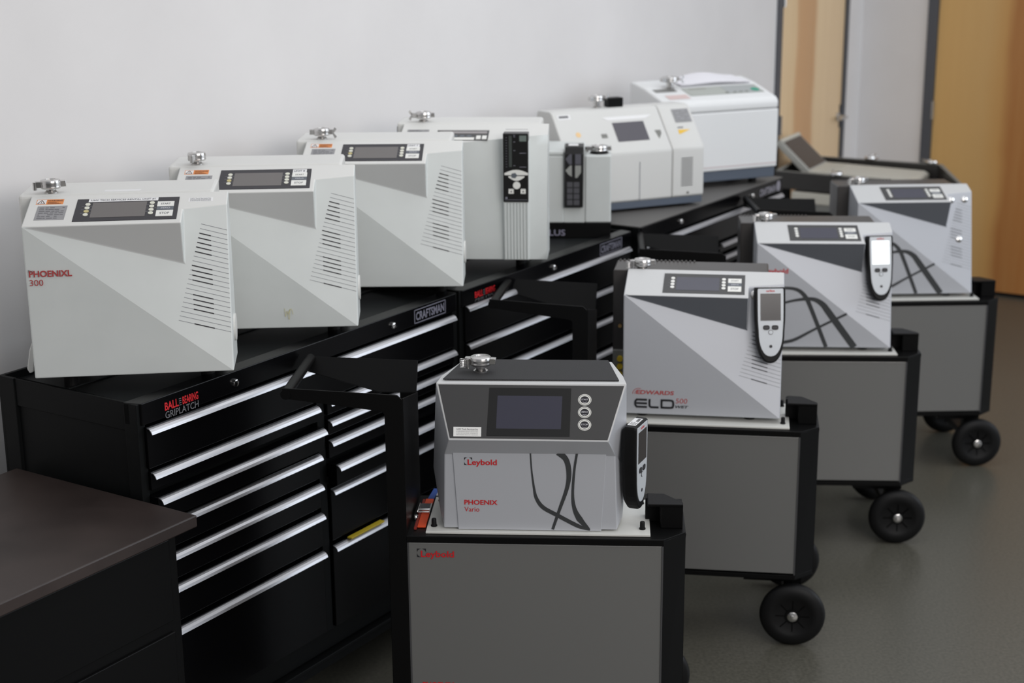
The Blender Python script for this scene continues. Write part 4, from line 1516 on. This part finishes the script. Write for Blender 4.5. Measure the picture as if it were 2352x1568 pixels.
    ribbon(bm, pp([(-.224, .965), (-.231, .906), (-.235, .842), (-.231, .803), (-.217, .772), (-.192, .743)]), [.006, .006, .007, .010, .016, .006], (0, -1, 0), .0008)
    obj('charcoal_swoosh', bm, SWOOSH, lp)
    leybold(lp, -.515 - ox, .9165 - oz, .0205, y - .0002)
    letters('model_lettering', 'PHOENIX', V(-.5165 - ox, y - .0003, .8075 - oz), (1, 0, 0), (0, 0, 1), .0865, .0135, RED, lp, bold=.024)
    letters('model_lettering', 'Vario', V(-.5165 - ox, y - .0003, .7885 - oz), (1, 0, 0), (0, 0, 1), .039, .0128, RED, lp)
    # woven mat on top
    bm = NB()
    z = 1.1345
    pts = [(-.570, .066), (-.118, .066), (-.146, .252), (-.531, .252)]
    prism(bm, [T(a, b, z) for a, b in pts], (0, 0, .003))
    obj('top_mat', bm, WEAVE, t, .0008)
    inlet(t, T(-.478, .137, z + .003), 1, .95, -.08, .018)
    for x in (-.52, -.17):
        for yy in (.06, .26):
            bm = NB(); cyl(bm, T(x, yy, .7371), (0, 0, 1), .014, .0065, 16); obj('rubber_foot', bm, RUBBER, t)
    bm = NB(); box(bm, T(-.120, .095, .930), T(-.098, .118, .985)); obj('remote_bracket', bm, BLACKM, t, .001)
    return t


VAR = touch_detector()

# ------------------------------------------------------------------ ratchet strap on the nearest cart
t = thing('lashing_strap', 'orange strap with chrome buckle on the nearest cart', 'strap', (.3859, 3.7074, .7265), -.0642)
zz = .0045


def cq(name, pts, h, m, z0=0.0, bev=.001):
    bm = NB()
    prism(bm, [(a, b, z0) for a, b in pts], (0, 0, h))
    return obj(name, bm, m, t, bev)


cq('orange_webbing', [(-.6445, .055), (-.6225, .055), (-.6225, .255), (-.6445, .255)], .0050, OSTRAP, .0042)
cq('blue_webbing', [(-.640, .256), (-.6225, .256), (-.618, .335), (-.632, .335)], .005, BSTRAP, .0042)
cq('red_underlay', [(-.652, .04), (-.645, .04), (-.645, .25), (-.652, .25)], .006, mat('dark_red_webbing', (.25, .02, .01), .7), .0042)
bm = NB()
box(bm, (-.6535, .165, .0095), (-.6235, .205, .0150))
tube(bm, [(-.6555, .160, .014), (-.6215, .160, .014)], .0030, 8)
tube(bm, [(-.6555, .145, .013), (-.6215, .145, .013)], .0026, 8)
box(bm, (-.6560, .140, .006), (-.6535, .205, .017))
box(bm, (-.6235, .140, .006), (-.6210, .205, .017))
obj('buckle', bm, CHROME, t, .001)
bm = NB(); lathe(bm, (-.656, .115, .0042), (0, 0, 1), [(.008, 0), (.008, .008), (.005, .012), (0, .013)], 16); obj('bolt_head', bm, CHROME, t, smooth=True)

# ------------------------------------------------------------------ far utility cart with beige console
UC = (2.388, 8.50)
UR = math.radians(-31)
t = thing('utility_cart', 'black open topped utility cart by the far doors, carrying a beige console', 'cart', (UC[0], UC[1], 0), UR)
wL, dD = .82, .62      # local x from -wL..0 , y from -dD..0
TQ = [Vector(p) for p in ((1.69, 8.90, 0), (2.388, 8.498, 0), (2.30, 7.75, 0), (1.44, 8.34, 0))]     # tray corners seen from above
c_, s_ = math.cos(UR), math.sin(UR)
TL_ = [Vector((c_ * (p.x - UC[0]) + s_ * (p.y - UC[1]), -s_ * (p.x - UC[0]) + c_ * (p.y - UC[1]), 0)) for p in TQ]
TC = sum(TL_, Vector()) / 4
bm = NB()
bm2 = NB()
for k in range(4):
    a, b = TL_[k], TL_[(k + 1) % 4]
    ai, bi = a + (TC - a).normalized() * .026, b + (TC - b).normalized() * .026
    prism(bm, [a + V(0, 0, .873), b + V(0, 0, .873), bi + V(0, 0, .873), ai + V(0, 0, .873)], (0, 0, .075))
    prism(bm2, [a + V(0, 0, .9485), b + V(0, 0, .9485), bi + V(0, 0, .9485), ai + V(0, 0, .9485)], (0, 0, .004))
prism(bm, [p + V(0, 0, .857) for p in TL_], (0, 0, .0162))
obj('tray', bm, mat('dark_olive_black', (.028, .026, .024), .35, 0, .5), t, .0)
obj('rim_edging', bm2, GREYB, t, 0)
for p in TL_:
    x, y = p.lerp(TC, .12).x, p.lerp(TC, .12).y
    bm = NB(); box(bm, (x - .02, y - .02, .10), (x + .02, y + .02, .857)); obj('post', bm, BLACKM, t, .004)
    bm = NB(); cyl(bm, (x, y - .015, .05), (0, 1, 0), .05, .03, 20); box(bm, (x - .02, y - .02, .06), (x + .02, y + .02, .102)); obj('caster', bm, RUBBER, t)
bm = NB(); prism(bm, [p.lerp(TC, .08) + V(0, 0, .20) for p in TL_], (0, 0, .035)); obj('lower_shelf', bm, BLACKM, t, .004)


def ul(x, y, z=0.0):
    return (UC[0] + math.cos(UR) * x - math.sin(UR) * y, UC[1] + math.sin(UR) * x + math.cos(UR) * y, z)


t = thing('vacuum_console', 'beige lower cabinet standing on the shelf of the far utility cart', 'cabinet', (1.935, 8.345, .2352), math.radians(-33))
bm = NB(); box(bm, (-.315, -.27, 0), (.345, .25, .545)); obj('cabinet_body', bm, GREYB, t, .006)
bm = NB(); box(bm, (-.32, -.275, .545), (.35, .255, .612)); obj('cabinet_lid', bm, CREAMB, t, .012, 3)
t = thing('control_console', 'beige console with raised tilted screen lying in the far utility cart', 'console', (1.63, 8.426, .8735), math.radians(-27))
bm = NB()
prism(bm, [(0, 0, 0), (.585, 0, 0), (.585, 0, .032), (.56, 0, .047), (.02, 0, .062), (0, 0, .062)], (0, .35, 0))
obj('keyboard_base', bm, CREAMB, t, .006)
bm = NB()
prism(bm, [(-.02, 0, .035), (.015, 0, .058), (-.165, 0, .222), (-.195, 0, .200)], (0, .35, 0))
sc = obj('screen_housing', bm, mat('beige_grey_plastic', (.36, .36, .33), .5), t, .008)
P = Pl((.015, 0, .058), (0, 1, 0), (-.180, 0, .164))
bm = NB(); P.quad(bm, .02, .015, .33, .218, .002); obj('display', bm, GLASSD, sc)
bm = NB(); P.quad(bm, .0, .222, .35, .242, .003); obj('housing_edge', bm, CREAMB, sc, .001)
bm = NB()
for i in range(4):
    for j in range(9):
        prism(bm, [(.06 + i * .022, .02 + j * .035, .059 - i * .0005), (.078 + i * .022, .02 + j * .035, .0585 - i * .0005), (.078 + i * .022, .048 + j * .035, .0585 - i * .0005), (.06 + i * .022, .048 + j * .035, .059 - i * .0005)], (0, 0, .005))
obj('keys', bm, CREAMB, t)


def fitting(label, loc, r, n=2):
    t = thing('pipe_clamp', label, 'clamp', loc, r, 'chrome clamps in the far cart')
    bm = NB()
    lathe(bm, (0, 0, 0), (0, 0, 1), [(.014, 0), (.030, 0), (.033, .008), (.030, .017), (.014, .017), (.014, 0)], 24)
    box(bm, (.026, -.009, .002), (.048, .009, .015))
    obj('clamp_ring', bm, CHROME, t, .001)
    bm = NB(); tube(bm, [(.038, -.022, .0085), (.038, .022, .0085)], .004, 8); prism(bm, [(.030, .022, .0085), (.022, .022, .026), (.038, .022, .014), (.054, .022, .026), (.046, .022, .0085)], (0, .004, 0)); obj('wing_nut', bm, CHROME, t)


# fittings stand upright on the tray rim edges
fitting('chrome clamp resting on the rear rim of the far utility cart', (2.035, 8.698, .9529), .4)
fitting('chrome clamp resting on the front rim of the far utility cart', (1.73, 8.150, .9529), 1.2)
fitting('chrome clamp resting on the right rear corner of the far utility cart', (2.335, 8.526, .9529), 2.1)
